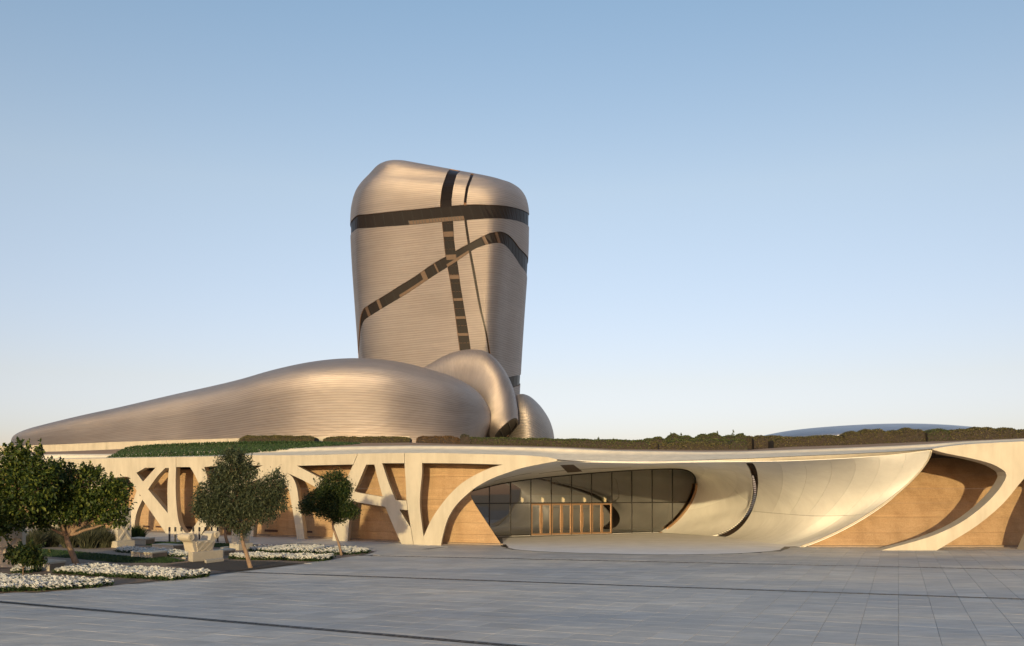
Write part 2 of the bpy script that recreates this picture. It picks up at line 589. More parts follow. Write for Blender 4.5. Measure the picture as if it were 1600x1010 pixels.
GARDEN_PX = [(-420, 940), (-100, 931), (0, 927), (60, 925.5), (120, 921.5), (180, 915), (250, 907), (330, 897.5), (400, 889.5), (470, 881), (520, 874), (560, 868.5), (586, 862.5), (570, 857.5), (520, 854), (470, 852), (400, 851), (350, 849), (300, 847.5), (200, 845), (120, 842), (0, 839), (-420, 836)]
GARDEN = [gp(*p) for p in smooth_poly(GARDEN_PX, 4)] if False else [gp(*p) for p in GARDEN_PX]
APRON_PX = [(786, 851), (789, 854.5), (797, 857.5), (812, 859.8), (850, 862.3), (900, 864.3), (960, 865.8), (1030, 867), (1100, 866.6), (1150, 865.2), (1190, 863), (1215, 860.5), (1226, 857.8), (1231, 854.5)]
APRON = [gp(*p) for p in APRON_PX]
PATH_PX = [(-420, 833.5), (0, 836.5), (120, 839.5), (200, 842.4), (300, 844.8), (350, 846.2), (400, 848.2), (470, 849.4), (520, 851.4), (575, 855), (592, 861), (566, 869.6), (620, 862.5), (690, 855), (628, 850.5), (543, 845), (476, 842), (396, 838.5), (292, 833), (200, 829), (0, 820), (-420, 800)]

def sheet(name, pts, z, mat, kind='structure', parent=None, sub=0):
    me = mesh(name, [(p[0], p[1], z) for p in pts], [list(range(len(pts)))])
    bm = bmesh.new(); bm.from_mesh(me)
    bmesh.ops.triangulate(bm, faces=bm.faces)
    bmesh.ops.recalc_face_normals(bm, faces=bm.faces)
    if bm.faces[:] and sum(f.normal.z for f in bm.faces) < 0: bmesh.ops.reverse_faces(bm, faces=bm.faces)
    bm.to_mesh(me); bm.free()
    return obj(name, me, mat, parent, kind=kind)

PATH = [gp(*p) for p in PATH_PX]
# the inner ground line of the scoop closes the apron at the back
INNER_PX = [(1250, 853.5), (1228, 851.5), (1200, 848.5), (1165, 844), (1125, 838.5), (1030, 833), (900, 837), (785, 841)]
sheet('entrance_apron', APRON + [gp(*p) for p in INNER_PX] , .004, M['apron'])
sheet('garden_path', PATH, .004, M['path'])

def build_pavers():
    ca, sa = math.cos(PAV_A), math.sin(PAV_A)
    I, J = np.meshgrid(np.arange(-110, 110), np.arange(-30, 130))
    u, v = (I + .5) * PAV, (J + .5) * PAV
    X, Y = ca * u - sa * v, sa * u + ca * v
    Yc = np.maximum(Y, 1)
    PX, PY = 800 + F * X / Yc, HY + F * EYE / Yc
    ok = (Y > 20) & (PX > -420) & (PX < 2300) & (PY < 1060)
    ok &= (Y < facD(X) + np.where(X > 20, 3.6, 2.2))
    g = [(p.x, p.y) for p in GARDEN]; a = [(p.x, p.y) for p in APRON] + [(gp(*p).x, gp(*p).y) for p in INNER_PX]; h = [(p.x, p.y) for p in PATH]
    e = .45
    for dx, dy in ((0, 0), (e, e), (-e, e), (e, -e), (-e, -e)):
        pass
    ok &= ~inpoly(g, X, Y) & ~inpoly(a, X, Y) & ~inpoly(h, X, Y)
    idx = np.argwhere(ok)
    d = Y[ok]
    inframe = (PX[ok] > -20) & (PX[ok] < 1620) & (PY[ok] < 1012)
    order = np.argsort(np.where(inframe, d, d + 1000))
    near, rest = order[:300], order[300:]
    s, c, h = PAV / 2 - .004, .007, .06
    def shape():
        k = s - c
        V = [(-k, -k, 0), (k, -k, 0), (k, k, 0), (-k, k, 0), (-s, -s, -c), (s, -s, -c), (s, s, -c), (-s, s, -c), (-s, -s, -h), (s, -s, -h), (s, s, -h), (-s, s, -h)]
        Fc = [[0, 1, 2, 3]] + [[4 + i, 4 + (i + 1) % 4, (i + 1) % 4, i] for i in range(4)] + [[8 + i, 8 + (i + 1) % 4, 4 + (i + 1) % 4, 4 + i] for i in range(4)]
        return V, Fc
    V, Fc = shape()
    me = mesh('paver', V, Fc)
    me.materials.append(M['paver'])
    xs, ys = X[ok], Y[ok]
    for q in near:
        o = bpy.data.objects.new('paver', me)
        COL.objects.link(o)
        o.parent = plaza
        o.location = (xs[q], ys[q], rng.uniform(-.0015, .0015))
        o.rotation_euler = (rng.uniform(-.0012, .0012), rng.uniform(-.0012, .0012), PAV_A)
    V = np.array(V); Fn = np.array(Fc)
    n = len(rest)
    VV = np.empty((n, 12, 3)); 
    VV[:, :, 0] = ca * V[:, 0] - sa * V[:, 1] + xs[rest][:, None]
    VV[:, :, 1] = sa * V[:, 0] + ca * V[:, 1] + ys[rest][:, None]
    tilt = rng.uniform(-.0012, .0012, (n, 2))
    VV[:, :, 2] = V[:, 2] + rng.uniform(-.0015, .0015, (n, 1)) + tilt[:, :1] * V[:, 0] + tilt[:, 1:] * V[:, 1]
    FF = (Fn[None] + 12 * np.arange(n)[:, None, None]).reshape(-1, 4)
    obj('paver_field', mesh('paver_field', VV.reshape(-1, 3), FF), M['paver'], plaza, kind='stuff')
build_pavers()

def drain(name, a, b, w, grate=False):
    A, B = gp(*a), gp(*b)
    d = (B - A).normalized()
    A, B = A - d * 4, B + d * 4
    n = Vector((-d.y, d.x, 0)) * w / 2
    dr = obj(name, mesh(name, [tuple(A - n + Vector((0, 0, .005))), tuple(B - n + Vector((0, 0, .005))), tuple(B + n + Vector((0, 0, .005))), tuple(A + n + Vector((0, 0, .005)))], [[0, 1, 2, 3]]), M['darkmetal'], plaza)
    mb = MB()
    L = (B - A).length
    k = 0
    step = .42
    while k * step < L:
        p = A + d * (k * step)
        q = p + d * (step * .55)
        m_ = n * .45
        mb.box8([p - m_ + Vector((0, 0, .007)), q - m_ + Vector((0, 0, .007)), q + m_ + Vector((0, 0, .007)), p + m_ + Vector((0, 0, .007)),
                 p - m_ + Vector((0, 0, .016)), q - m_ + Vector((0, 0, .016)), q + m_ + Vector((0, 0, .016)), p + m_ + Vector((0, 0, .016))])
        k += 1
    g = mb.me('drain_grate')
    o = obj('drain_grate', g, M['bollard'], dr, kind='stuff')
drain('drain_channel', (0, 941), (790, 1008.5), .36)
drain('drain_channel', (380, 894.5), (1600, 936.5), .40)
drain('drain_channel', (570, 868.5), (1600, 890.5), .34)

def strip(name, pts, w, z, mat, parent=None, h=.01):
    """flat curved strip on the ground, w metres wide (w may vary)"""
    P = [Vector((p[0], p[1], 0)) for p in pts]
    V, Fc = [], []
    for i, p in enumerate(P):
        d = (P[min(i + 1, len(P) - 1)] - P[max(i - 1, 0)]).normalized()
        ww = w[i] if hasattr(w, '__len__') else w
        n = Vector((-d.y, d.x, 0)) * ww / 2
        V += [p + n + Vector((0, 0, z)), p - n + Vector((0, 0, z))]
    for i in range(len(P) - 1): Fc.append([2 * i, 2 * i + 1, 2 * i + 3, 2 * i + 2])
    return obj(name, recalc(mesh(name, V, Fc)), mat, parent)
_ap = smooth_poly([(p.x, p.y, 0) for p in APRON], 5, closed=False, corner=80)
strip('apron_drain', _ap, [.16 + .30 * (1 if i < 7 or i > len(_ap) - 8 else 0) for i in range(len(_ap))], .0085, M['darkmetal'], plaza)

# garden ground
sheet('garden_soil', GARDEN, .012, M['soil'])
LAWN_PX = [(30, 858), (60, 858.5), (100, 861), (200, 870), (262, 872), (290, 877.5), (262, 880.5), (180, 880), (110, 873), (30, 868)]
LAWN2_PX = [(225, 853), (235, 849), (250, 847.2), (300, 848.5), (360, 850), (398, 853), (396, 857), (300, 855)]
MULCH_PX = [(258, 884), (300, 878.5), (350, 876.5), (420, 878), (468, 881), (415, 888), (360, 894), (310, 890)]
SAND_PX = [(-60, 848), (65, 854), (130, 857.5), (205, 863), (205, 869), (130, 864), (65, 858.2), (-60, 853)]
sheet('sand_path', [gp(*p) for p in SAND_PX], .016, M['sandpath'])
sheet('lawn', [gp(*p) for p in LAWN_PX], .020, M['lawnbase'])
sheet('lawn', [gp(*p) for p in LAWN2_PX], .020, M['lawnbase'])
sheet('mulch_bed', [gp(*p) for p in MULCH_PX], .024, M['mulch'])

# ------------------------------------------------------------------ podium building
podium = thing('podium_building', 'low sand coloured building with crossing concrete struts and a scooped glass entrance', 'building', (0, 66, 0))
PB = podium

BEAM_TOP = [(-160, 724), (0, 720), (97, 717.5), (275, 714.4), (345, 713), (380, 711.5), (475, 711.5), (560, 709.2), (640, 708), (700, 708.5), (780, 710.5), (820, 711.8), (855, 714.6), (870, 718.2)]
OUT_LEFT = BEAM_TOP + [(871, 720.6), (820, 730.4), (795.6, 738), (770.4, 747.2), (745, 760.7), (728.3, 774), (711.5, 791), (699.7, 811), (693, 833), (688.8, 853.5), (689, 872), (500, 880), (300, 880), (100, 880), (-160, 880)]
HOLES = [
 [(-170, 738), (40, 735), (165, 733), (128, 752), (92, 780), (60, 815), (40, 850), (-170, 850)],
 [(199, 745), (213.5, 767), (208, 783), (204, 797), (203.2, 815), (203, 852), (95, 852), (118, 800), (150, 765), (176, 748)],
 [(213, 739), (227, 731), (243, 731), (223.5, 753)],
 [(231.4, 765), (238, 755), (247, 743), (258, 731.5), (264, 731.5), (262.5, 748), (261.5, 765), (262, 802)],
 [(222.5, 781), (240, 806), (262, 838), (268, 850), (206, 850), (209, 838), (210.5, 818), (214, 800)],
 [(275, 730), (297, 730), (304, 742), (311, 757), (318, 775), (322, 788), (313, 808), (297.5, 831.4), (292.6, 833.5), (288.6, 832), (279.7, 817), (275.5, 787), (274.3, 755)],
 [(327.5, 813), (329, 850), (306, 850)],
 [(319, 730), (345, 728), (411, 727.4), (398, 733), (380, 742), (358, 758), (340, 775), (328, 757)],
 [(341.5, 850), (343, 815), (350, 792), (366, 772), (386, 757), (408, 747), (401, 770), (393, 795), (388, 818), (387, 850)],
 [(395.5, 850), (395.5, 839), (398, 815), (405, 790), (418, 765), (430, 752), (440, 751.5), (445, 756.5), (451, 766), (456, 791), (461, 821), (464, 842), (465, 855)],
 [(449.4, 739.6), (474, 751), (498, 764), (515, 771), (534, 779), (528, 795), (523, 815), (519.3, 845), (518, 860), (479, 860), (476, 843.5), (474, 824.6), (470.4, 801), (467, 784), (463.7, 762), (457.8, 747)],
 [(464, 728), (510, 726.8), (551.7, 726), (543.6, 744), (535, 761), (503, 748)],
 [(572, 726.2), (585, 726), (589.5, 745.5), (598, 776.7), (560, 770), (553.7, 766.6), (559, 757)],
 [(549, 783), (575.6, 788), (602, 792), (615.5, 824.6), (628.4, 852.5), (632, 862), (541, 862), (543, 846), (546, 810)],
 [(597, 724), (632, 724), (634, 755.6), (635, 782.6), (618, 781.7), (607, 754), (600.4, 733.8)],
 [(624, 796.4), (637.4, 797.3), (642, 825.5)],
 [(659.3, 723.7), (720, 724.4), (785.5, 726.2), (762, 733), (728.3, 750.6), (706.4, 769), (688, 791), (672.8, 814.5), (661.8, 839), (659.3, 821), (656, 791), (656.8, 765.8), (659.3, 740.5)],
]
SEAMS = [[(274.6, 700), (275.2, 700), (275.4, 731), (274.8, 731)], [(292.3, 832), (292.9, 832), (292.9, 850), (292.3, 850)],
         [(561.3, 703), (562, 703), (551.9, 727.5), (551.2, 727.5)],
         [(631.9, 700), (632.5, 700), (632.4, 725), (631.8, 725)], [(634.8, 781), (635.4, 781), (637.7, 798.5), (637.1, 798.5)], [(641.6, 824), (642.2, 824), (648.2, 862), (647.6, 862)]]
OUT_RIGHT = [(1457.5, 702.8), (1460.8, 700.9), (1508, 694.8), (1600, 689.8), (1720, 685), (1820, 683)]
RIGHT_LOW = [(1820, 728), (1735, 728), (1722, 745), (1690, 780), (1660, 820), (1641, 863), (1602, 863), (1622, 820), (1645, 785), (1668, 755), (1672, 742), (1640, 738), (1618, 740), (1600, 748.2), (1567.7, 786.8), (1528, 820.5), (1490.5, 844.3), (1459.8, 862.5),
             (1372.7, 861.4), (1449, 840.3), (1498.4, 818.5), (1534, 792.8), (1557.8, 769), (1569.7, 751.2), (1572.7, 743.3), (1570.7, 737.3), (1563.8, 732.4), (1548, 724.5), (1518, 716.5), (1478.6, 708.6)]
THICK = 1.15

def lattice(outer, holes, name_label):
    """facade panel with openings: outlines drawn on the facade surface, extruded back; one mesh per cast segment"""
    def conv(poly): return [Vector((p.x, p.z)) for p in (onfac(q[0], q[1]) for q in poly)]
    outer = conv(smooth_poly([(p[0], p[1]) for p in outer], 3, corner=30))
    outer = [Vector((p.x, max(p.y, -.15))) for p in outer]
    holes = [conv(smooth_poly(h, 4, corner=30)) if len(h) > 4 else conv(h) for h in holes]
    pts, edges = [], []
    for poly in [outer] + holes:
        b = len(pts)
        pts += poly
        edges += [(b + i, b + (i + 1) % len(poly)) for i in range(len(poly))]
    xs = [p.x for p in outer]
    x0, x1 = min(xs), max(xs)
    for gx in np.arange(x0, x1, .8):
        for gz in np.arange(-.1, 9.5, .8):
            pts.append(Vector((gx + .13 * math.sin(gz * 9), gz)))
    r = delaunay_2d_cdt(pts, edges, [], 0, 1e-5)
    V, Fc = r[0], r[2]
    P = np.array([(v.x, v.y) for v in V])
    C = np.array([P[list(f)].mean(axis=0) for f in Fc])
    keep = inpoly(outer, C[:, 0], C[:, 1])
    for h in holes: keep &= ~inpoly(h, C[:, 0], C[:, 1])
    tris = [Fc[i] for i in np.flatnonzero(keep)]
    # connected pieces
    par = {}
    def find(a):
        while par.setdefault(a, a) != a:
            par[a] = par[par[a]]; a = par[a]
        return a
    emap = {}
    for i, f in enumerate(tris):
        for k in range(3):
            e = tuple(sorted((f[k], f[(k + 1) % 3])))
            if e in emap: par[find(i)] = find(emap[e])
            else: emap[e] = i
    groups = {}
    for i in range(len(tris)): groups.setdefault(find(i), []).append(tris[i])
    for g in groups.values():
        if len(g) < 3: continue
        ids = sorted({i for f in g for i in f})
        mp = {a: k for k, a in enumerate(ids)}
        n = len(ids)
        D = facD(P[ids, 0])
        VV = [(P[a, 0], D[k], P[a, 1]) for k, a in enumerate(ids)] + [(P[a, 0], D[k] + THICK, P[a, 1]) for k, a in enumerate(ids)]
        FF = []
        cnt = {}
        for f in g:
            t = [mp[i] for i in f]
            FF += [t, [i + n for i in t[::-1]]]
            for k in range(3):
                cnt.setdefault(tuple(sorted((t[k], t[(k + 1) % 3]))), []).append((t[k], t[(k + 1) % 3]))
        for e in cnt.values():
            if len(e) == 1:
                a, b = e[0]
                FF.append([b, a, a + n, b + n])
        me = recalc(mesh('concrete_frame', VV, FF), sharp=25)
        obj('concrete_frame', me, M['concrete'], PB)
lattice(OUT_LEFT, HOLES + SEAMS, 'left')
lattice(OUT_RIGHT + RIGHT_LOW, [], 'right')

# rammed earth walls, one mesh per lift
def left_off(x): return lin([(-200, 4.6), (250, 4.0), (500, 3.3), (660, 3.0), (800, 3.0)], x)
WALL_R = [(698, 843), (705, 825), (712, 812), (720, 800), (727, 783), (731, 778), (735, 772), (740, 766), (745, 756), (750, 748), (755, 742), (760, 738.5), (768, 736.6), (773, 735), (779, 737), (788, 742), (803, 752), (822, 765), (851, 785), (870, 797)]
def courses(xl, xr, offf, zs, name='earth_course', label=None):
    for j in range(len(zs) - 1):
        z0, z1 = zs[j] + .006, zs[j + 1] - .006
        rows = np.linspace(z0, z1, 7)
        V, nu = [], 90
        out = True
        for back in (0, 1):
            for z in rows:
                # pixel row of this height depends on depth, so iterate per column end
                a, b = xl(z), xr(z)
                if b <= a + 2: out = False; b = a + 2.5
                for x in np.linspace(a, b, nu):
                    off = offf(x, z)
                    p = onfac_z(x, z, off)
                    V.append((p[0], p[1] + .5 * back, z))
        n = nu * len(rows)
        Fc = grid_faces(nu, len(rows))
        Fc += [[n + i for i in f[::-1]] for f in grid_faces(nu, len(rows))]
        m = len(rows)
        for i in range(nu - 1):
            Fc.append([i + 1, i, n + i, n + i + 1])
            q = (m - 1) * nu + i
            Fc.append([q, q + 1, n + q + 1, n + q])
        for k in range(m - 1):
            Fc.append([k * nu, (k + 1) * nu, n + (k + 1) * nu, n + k * nu])
            q = k * nu + nu - 1
            Fc.append([q + nu, q, n + q, n + q + nu])
        obj(name, recalc(mesh(name, V, Fc)), M['earth'], PB)

def onfac_z(x, z, off):
    D = 75.0
    for _ in range(26): D = float(facD((x - 800) / F * D)) + off
    return ((x - 800) / F * D, D)
def row_of(z, D): return HY - (z - EYE) * F / D
def wall_right(z): return float(lin(WALL_R, row_of(z, 71)))
ZS = [-.12, .75, 1.65, 2.55, 3.45, 4.35, 5.25, 6.35]
courses(lambda z: -200, wall_right, lambda x, z: float(left_off(x)), ZS)

EDGE = [(1455, 704), (1449, 718), (1437, 735), (1424, 751), (1390, 782), (1350, 808), (1300, 832), (1250, 853.5)]
def edge_x(y): return float(np.interp(y, [p[1] for p in EDGE], [p[0] for p in EDGE]))
def roff(x, z): return 4.1 + 5.2 * (max(z, 0) / 7.0) ** 1.15
# vents low on the left wall
for (a, b, y0, y1) in ((223.5, 233.5, 821.3, 824), (243, 252.5, 821.8, 824.4), (287, 300, 822.5, 826), (345, 358, 824.5, 828), (413.5, 434, 827.5, 831), (478.5, 488, 829.6, 832.6)):
    off = float(left_off((a + b) / 2))
    p, q = onfac((a), (y0 + y1) / 2, off - .03), onfac(b, (y0 + y1) / 2, off - .03)
    s_ = (y1 - y0) / F * p.y / 2
    mb = MB()
    mb.box8([(p.x, p.y, p.z - s_), (q.x, q.y, p.z - s_), (q.x, q.y + .12, p.z - s_), (p.x, p.y + .12, p.z - s_), (p.x, p.y, p.z + s_), (q.x, q.y, p.z + s_), (q.x, q.y + .12, p.z + s_), (p.x, p.y + .12, p.z + s_)])
    obj('vent', mb.me('vent'), M['vent'], PB)
# pale concrete footing along the base of the walls
def footing(x0, x1, offf, n=50):
    V, Fc = [], []
    for x in np.linspace(x0, x1, n):
        o_ = offf(x)
        a, b = onfac_z(x, 0, o_ - .45), onfac_z(x, 0, o_ + .1)
        V += [(a[0], a[1], -.1), (a[0], a[1], .10), (b[0], b[1], .10)]
    for i in range(n - 1):
        for k in range(2): Fc.append([3 * i + k, 3 * i + 3 + k, 3 * i + 4 + k, 3 * i + 1 + k])
    obj('wall_footing', recalc(mesh('wall_footing', V, Fc)), M['soil'] if False else M['sandpath'], PB)
footing(-200, 786, lambda x: float(left_off(x)))
footing(1262, 1830, lambda x: 4.1)

# ------------------------------------------------------------------ scoop and soffit
COLS = [  # lip, two points between, foot: (photo x, photo y, depth)
 [(742, 763, 68.2), None, None, (741, 766, 80.3)],
 [(770, 747.5, 67.2), None, None, (775, 757, 81.8)],
 [(796, 738.2, 66.4), None, None, (800, 752.5, 82.6)],
 [(820, 730.8, 65.9), None, None, (840, 747.2, 83.9)],
 [(870, 721.5, 65.0), None, None, (890, 742, 85.6)],
 [(920, 722.8, 63.9), None, None, (950, 737, 87.6)],
 [(1000, 724.2, 63.2), None, None, (1020, 733, 90.0)],
 [(1040, 723.8, 62.9), None, None, (1060, 732.4, 91.4)],
 [(1062, 723.2, 62.75), None, None, (1078, 736.5, 92.0)],
 [(1080, 722.9, 62.65), (1094, 731, 74), (1096, 738.5, 84), (1087, 747, 92.4)],
 [(1100, 722.6, 62.55), (1115, 734, 75), (1116, 746, 85), (1087, 765, 92.4)],
 [(1122, 722.4, 62.5), (1140, 737, 75.5), (1136, 763, 84.5), (1076, 789, 92.0)],
 [(1143, 722.2, 62.45), (1158, 744, 76), (1151, 784, 84), (1059, 810.5, 91.4)],
 [(1154, 722.1, 62.4), (1170, 749, 76), (1161, 795, 83), (1030, 833, 90.3)],
 [(1166, 722, 62.4), (1179, 754, 75.5), (1168, 803, 81.5), (1125, 838.5, 81.8)],
 [(1232, 720.8, 62.3), (1240, 758, 70), (1216, 808, 76), (1165, 844, 75.7)],
 [(1312, 717.3, 62.2), (1311, 757, 66.8), (1267, 812, 71.3), (1200, 848.5, 71.3)],
 [(1387, 712, 62.2), (1374, 755, 64.9), (1320, 811, 68.6), (1228, 851.5, 68.7)],
 [(1455, 704.4, 62.2), (1424, 751, 64.2), (1350, 808, 65.5), (1250, 854.6, 66.0)],
]
CT = np.zeros((len(COLS), 4, 3))
for i, c in enumerate(COLS):
    a, d = px(*c[0]), px(*c[3])
    b = px(*c[1]) if c[1] else a.lerp(d, 1 / 3)
    e = px(*c[2]) if c[2] else a.lerp(d, 2 / 3)
    for k, p in enumerate((a, b, e, d)): CT[i, k] = p
CT[13:, 3, 2] = 0.006
def SS(s, v):
    """point(s) of the scoop surface: s along the lip, v from lip (0) to foot (1)"""
    s = np.asarray(s, float); v = np.asarray(v, float)
    A = cr(CT.reshape(len(CT), 12), s).reshape(s.shape + (4, 3))
    w = np.stack([-4.5 * (v - 1 / 3) * (v - 2 / 3) * (v - 1), 13.5 * v * (v - 2 / 3) * (v - 1), -13.5 * v * (v - 1 / 3) * (v - 1), 4.5 * v * (v - 1 / 3) * (v - 2 / 3)], -1)
    return (A * w[..., None]).sum(-2)

def scoop_patch(name, s0, s1, v0, v1, mat, off=0.0, ns=None, nv=None, s_of_v=None, thick=.12, parent=None):
    ns = ns or max(6, int((s1 - s0) * 8)); nv = nv or max(6, int((v1 - v0) * 26))
    s = np.linspace(s0, s1, ns); v = np.linspace(v0, v1, nv)
    S, Vv = np.meshgrid(s, v)
    P = SS(S, Vv)
    ds = SS(np.minimum(S + .02, len(COLS) - 1), Vv) - SS(np.maximum(S - .02, 0), Vv)
    dv = SS(S, np.minimum(Vv + .01, 1)) - SS(S, np.maximum(Vv - .01, 0))
    n = np.cross(ds, dv)
    n /= np.linalg.norm(n, axis=-1, keepdims=True) + 1e-9
    view = np.array([0, 0, EYE]) - P
    flip = np.sign((n * view).sum(-1).mean())
    n *= flip
    Q = P + n * off
    B = P + n * (off - thick)
    m = ns * nv
    verts = np.vstack([Q.reshape(-1, 3), B.reshape(-1, 3)])
    Fc = grid_faces(ns, nv) + [[m + i for i in f[::-1]] for f in grid_faces(ns, nv)]
    for i in range(ns - 1):
        Fc.append([i + 1, i, m + i, m + i + 1]); q = (nv - 1) * ns + i; Fc.append([q, q + 1, m + q + 1, m + q])
    for k in range(nv - 1):
        Fc.append([k * ns, (k + 1) * ns, m + (k + 1) * ns, m + k * ns]); q = k * ns + ns - 1; Fc.append([q + ns, q, m + q, m + q + ns])
    me = recalc(mesh(name, verts, Fc), sharp=40)
    return obj(name, me, mat, parent or PB)

G_ = .0016
s_cuts = [0, 4.0, 6.6, 9.2, 11.4, 13.86, 14.14, 14.75, 15.25, 15.75, 16.25, 16.8, 17.4, 18]
for a, b in zip(s_cuts[:-1], s_cuts[1:]):
    if a == 13.86:      # the dark slot that runs from the lip down to the floor
        scoop_patch('slot_lining', a - .16, b + .16, .075, .99, M['slotdark'], off=-.45, parent=PB)
        scoop_patch('scoop_panel', a + .0, b, 0, .045, M['scoop'])
        for k in range(46):
            v = .08 + k * .0197
            p, q = SS(a + .012, v), SS(b - .012, v)
            mb = MB()
            pp, qq = Vector(p), Vector(q)
            nn = Vector((.06, .34, .06))
            mb.tube([pp + nn * .5, qq + nn * .5], .04, 4)
            obj('slot_fin', mb.me('slot_fin'), M['slotdark'], PB)
        continue
    vc = [0, 1] if b <= 9.3 else [0, .30, .60, 1]
    if a >= 14: vc = [0, .63, 1]
    for v0, v1 in zip(vc[:-1], vc[1:]):
        scoop_patch('scoop_panel', a + G_, b - G_, v0 + (.0015 if v0 else 0), v1 - (.0015 if v1 < 1 else 0), M['scoop'])
# right rammed earth wall starts at the rim of the scoop
_rim = SS(np.full(300, 18.0), np.linspace(0, 1, 300))
_rx, _ry = 800 + F * _rim[:, 0] / _rim[:, 1], HY - F * (_rim[:, 2] - EYE) / _rim[:, 1]
def wr_left(z):
    x = 1350.0
    for _ in range(12):
        y = row_of(z, onfac_z(x, z, roff(x, z))[1])
        x = float(np.interp(y, _ry, _rx))
    return x + float(lin([(700, -3), (760, -2), (810, 0), (853, 1)], y))
courses(wr_left, lambda z: 1830, roff, [-.12, 1.0, 2.1, 3.2, 4.3, 5.4, 6.75])
# dark slot in the ceiling over the doors
scoop_patch('ceiling_slot', 4.0, 4.42, .22, .80, M['brown'], off=.012, thick=.02)
scoop_patch('ceiling_groove', 3.2, 5.6, .60, .612, M['brown'], off=.012, thick=.02)
scoop_patch('ceiling_groove', 1.0, 3.0, .45, .462, M['brown'], off=.012, thick=.02)
# rim of the scoop
mb = MB()
mb.tube([SS(18, v) for v in np.linspace(0, .995, 40)], .07, 8)
obj('scoop_rim', mb.me('scoop_rim', True), M['concrete'], PB)

# ------------------------------------------------------------------ roof surface with the lip
def tab(t): return (lambda x: lin(t, x))
Y0 = tab(BEAM_TOP[:-2] + [(868, 717.8), (905, 721), (1000, 722.3), (1072, 719.6), (1166, 716.6), (1260, 712.2), (1319, 709.8), (1400, 705.8), (1456, 701.6), (1508, 694.6), (1600, 689.6), (1720, 684.8), (1820, 682.8)])
Y1 = tab([(-160, 723), (97, 716.5), (275, 713.4), (380, 708), (475, 705), (560, 702), (640, 700.8), (720, 701.2), (800, 703), (870, 706), (960, 707.8), (1100, 709), (1160, 708.2), (1260, 706.2), (1300, 705), (1400, 701.5), (1459, 698.2), (1508, 692.4), (1600, 687.6), (1820, 681)])
Y2 = tab([(-160, 718), (0, 713), (97, 711), (170, 711.5), (275, 707), (380, 703.5), (475, 701), (560, 698.6), (640, 697.6), (720, 697.6), (800, 699), (870, 700.6), (960, 704.6), (1100, 706.9), (1160, 706.2), (1260, 703.5), (1300, 702), (1400, 698), (1459, 694.6), (1508, 690.4), (1600, 686), (1820, 679.5)])
Y3 = tab([(-160, 713), (0, 707), (57, 706.4), (97, 705.6), (167, 703), (250, 699), (372, 695.5), (490, 693.5), (640, 691.8), (720, 694.4), (800, 696.4), (870, 698.2), (960, 702), (1100, 703.5), (1170, 703), (1240, 698.5), (1320, 696), (1450, 690.5), (1508, 688.6), (1600, 685), (1820, 678)])
ROWS = [(0.0, Y0), (3.0, Y1), (3.3, Y2), (12, Y3)]
RO = [0, 3.0, 3.3, 12]
def roof_mesh():
    xs = np.concatenate([np.arange(-200, 860, 12), np.arange(860, 1480, 10), np.arange(1480, 1831, 15)])
    offs = np.array([0, .4, 1.0, 2.0, 3.0, 3.1, 3.2, 3.3, 5.5, 8, 12, 24, 40, 90])
    V = []
    for off in offs:
        for x in xs:
            t = np.interp(off, RO, [0, 1, 2, 3]) if off <= 12 else 3
            if off <= 12:
                y = float(cr(np.array([[f(x)] for _, f in ROWS]), np.array([t]))[0, 0])
                p = onfac(x, y, off)
            else:
                q = onfac(x, float(Y3(x)), 12)
                p = onfac(x, float(Y3(x)), off)
                p.z = q.z + {24: .15, 40: .2, 90: -.6}[int(off)]
            V.append(p)
    nu, nv = len(xs), len(offs)
    Fc = grid_faces(nu, nv)
    me = mesh('roof', V, Fc, True)
    recalc(me)
    if me.polygons[len(me.polygons) // 2].normal.z < 0: me.flip_normals()
    return me, xs
rm, _ = roof_mesh()
ro = obj('roof', rm, M['roofgravel'], PB)
rm.materials.append(M['roofsoil'])
_nx = len(np.concatenate([np.arange(-200, 860, 12), np.arange(860, 1480, 10), np.arange(1480, 1831, 15)])) - 1
for p in rm.polygons:
    j = p.index // _nx
    if j >= 8: p.material_index = 1
# fascia between roof edge and the scoop's lip
V, Fc = [], []
sv = np.linspace(4.02, 18, 160)
for s in sv:
    lip = SS(np.array(s), np.array(0.0))
    x = 800 + F * lip[0] / lip[1]
    top = onfac(x, float(Y0(x)), 0)
    V += [(lip[0], lip[1] + .15, lip[2]), (lip[0], lip[1] - .02, lip[2] + .05), (top.x, top.y - .02, top.z - .03), (top.x, top.y + .4, top.z + .0)]
for i in range(len(sv) - 1):
    for k in range(3): Fc.append([4 * i + k, 4 * i + 4 + k, 4 * i + 5 + k, 4 * i + 1 + k])
obj('lip_fascia', recalc(mesh('lip_fascia', V, Fc), sharp=60), M['concrete'], PB)
# ceilings behind the frame
def ceiling(x0, x1, offf, ylow, n=60):
    V, Fc = [], []
    for x in np.linspace(x0, x1, n):
        a = onfac(x, float(ylow(x)), THICK * .5)
        b = onfac_z(x, 0, offf(x) + .3)
        V += [(a.x, a.y, a.z + .02), (b[0], b[1], a.z + .10)]
    for i in range(n - 1): Fc.append([2 * i, 2 * i + 2, 2 * i + 3, 2 * i + 1])
    obj('arcade_ceiling', recalc(mesh('arcade_ceiling', V, Fc)), M['concrete'], PB)
ceiling(-200, 800, lambda x: float(left_off(x)), tab([(-200, 735), (100, 732), (250, 730), (450, 726.5), (560, 724.5), (640, 722.5), (785, 725), (800, 722)]))
ceiling(1462, 1830, lambda x: 11.0, tab([(1462, 703.6), (1478, 706.8), (1518, 713), (1548, 716), (1600, 720), (1830, 722)]))

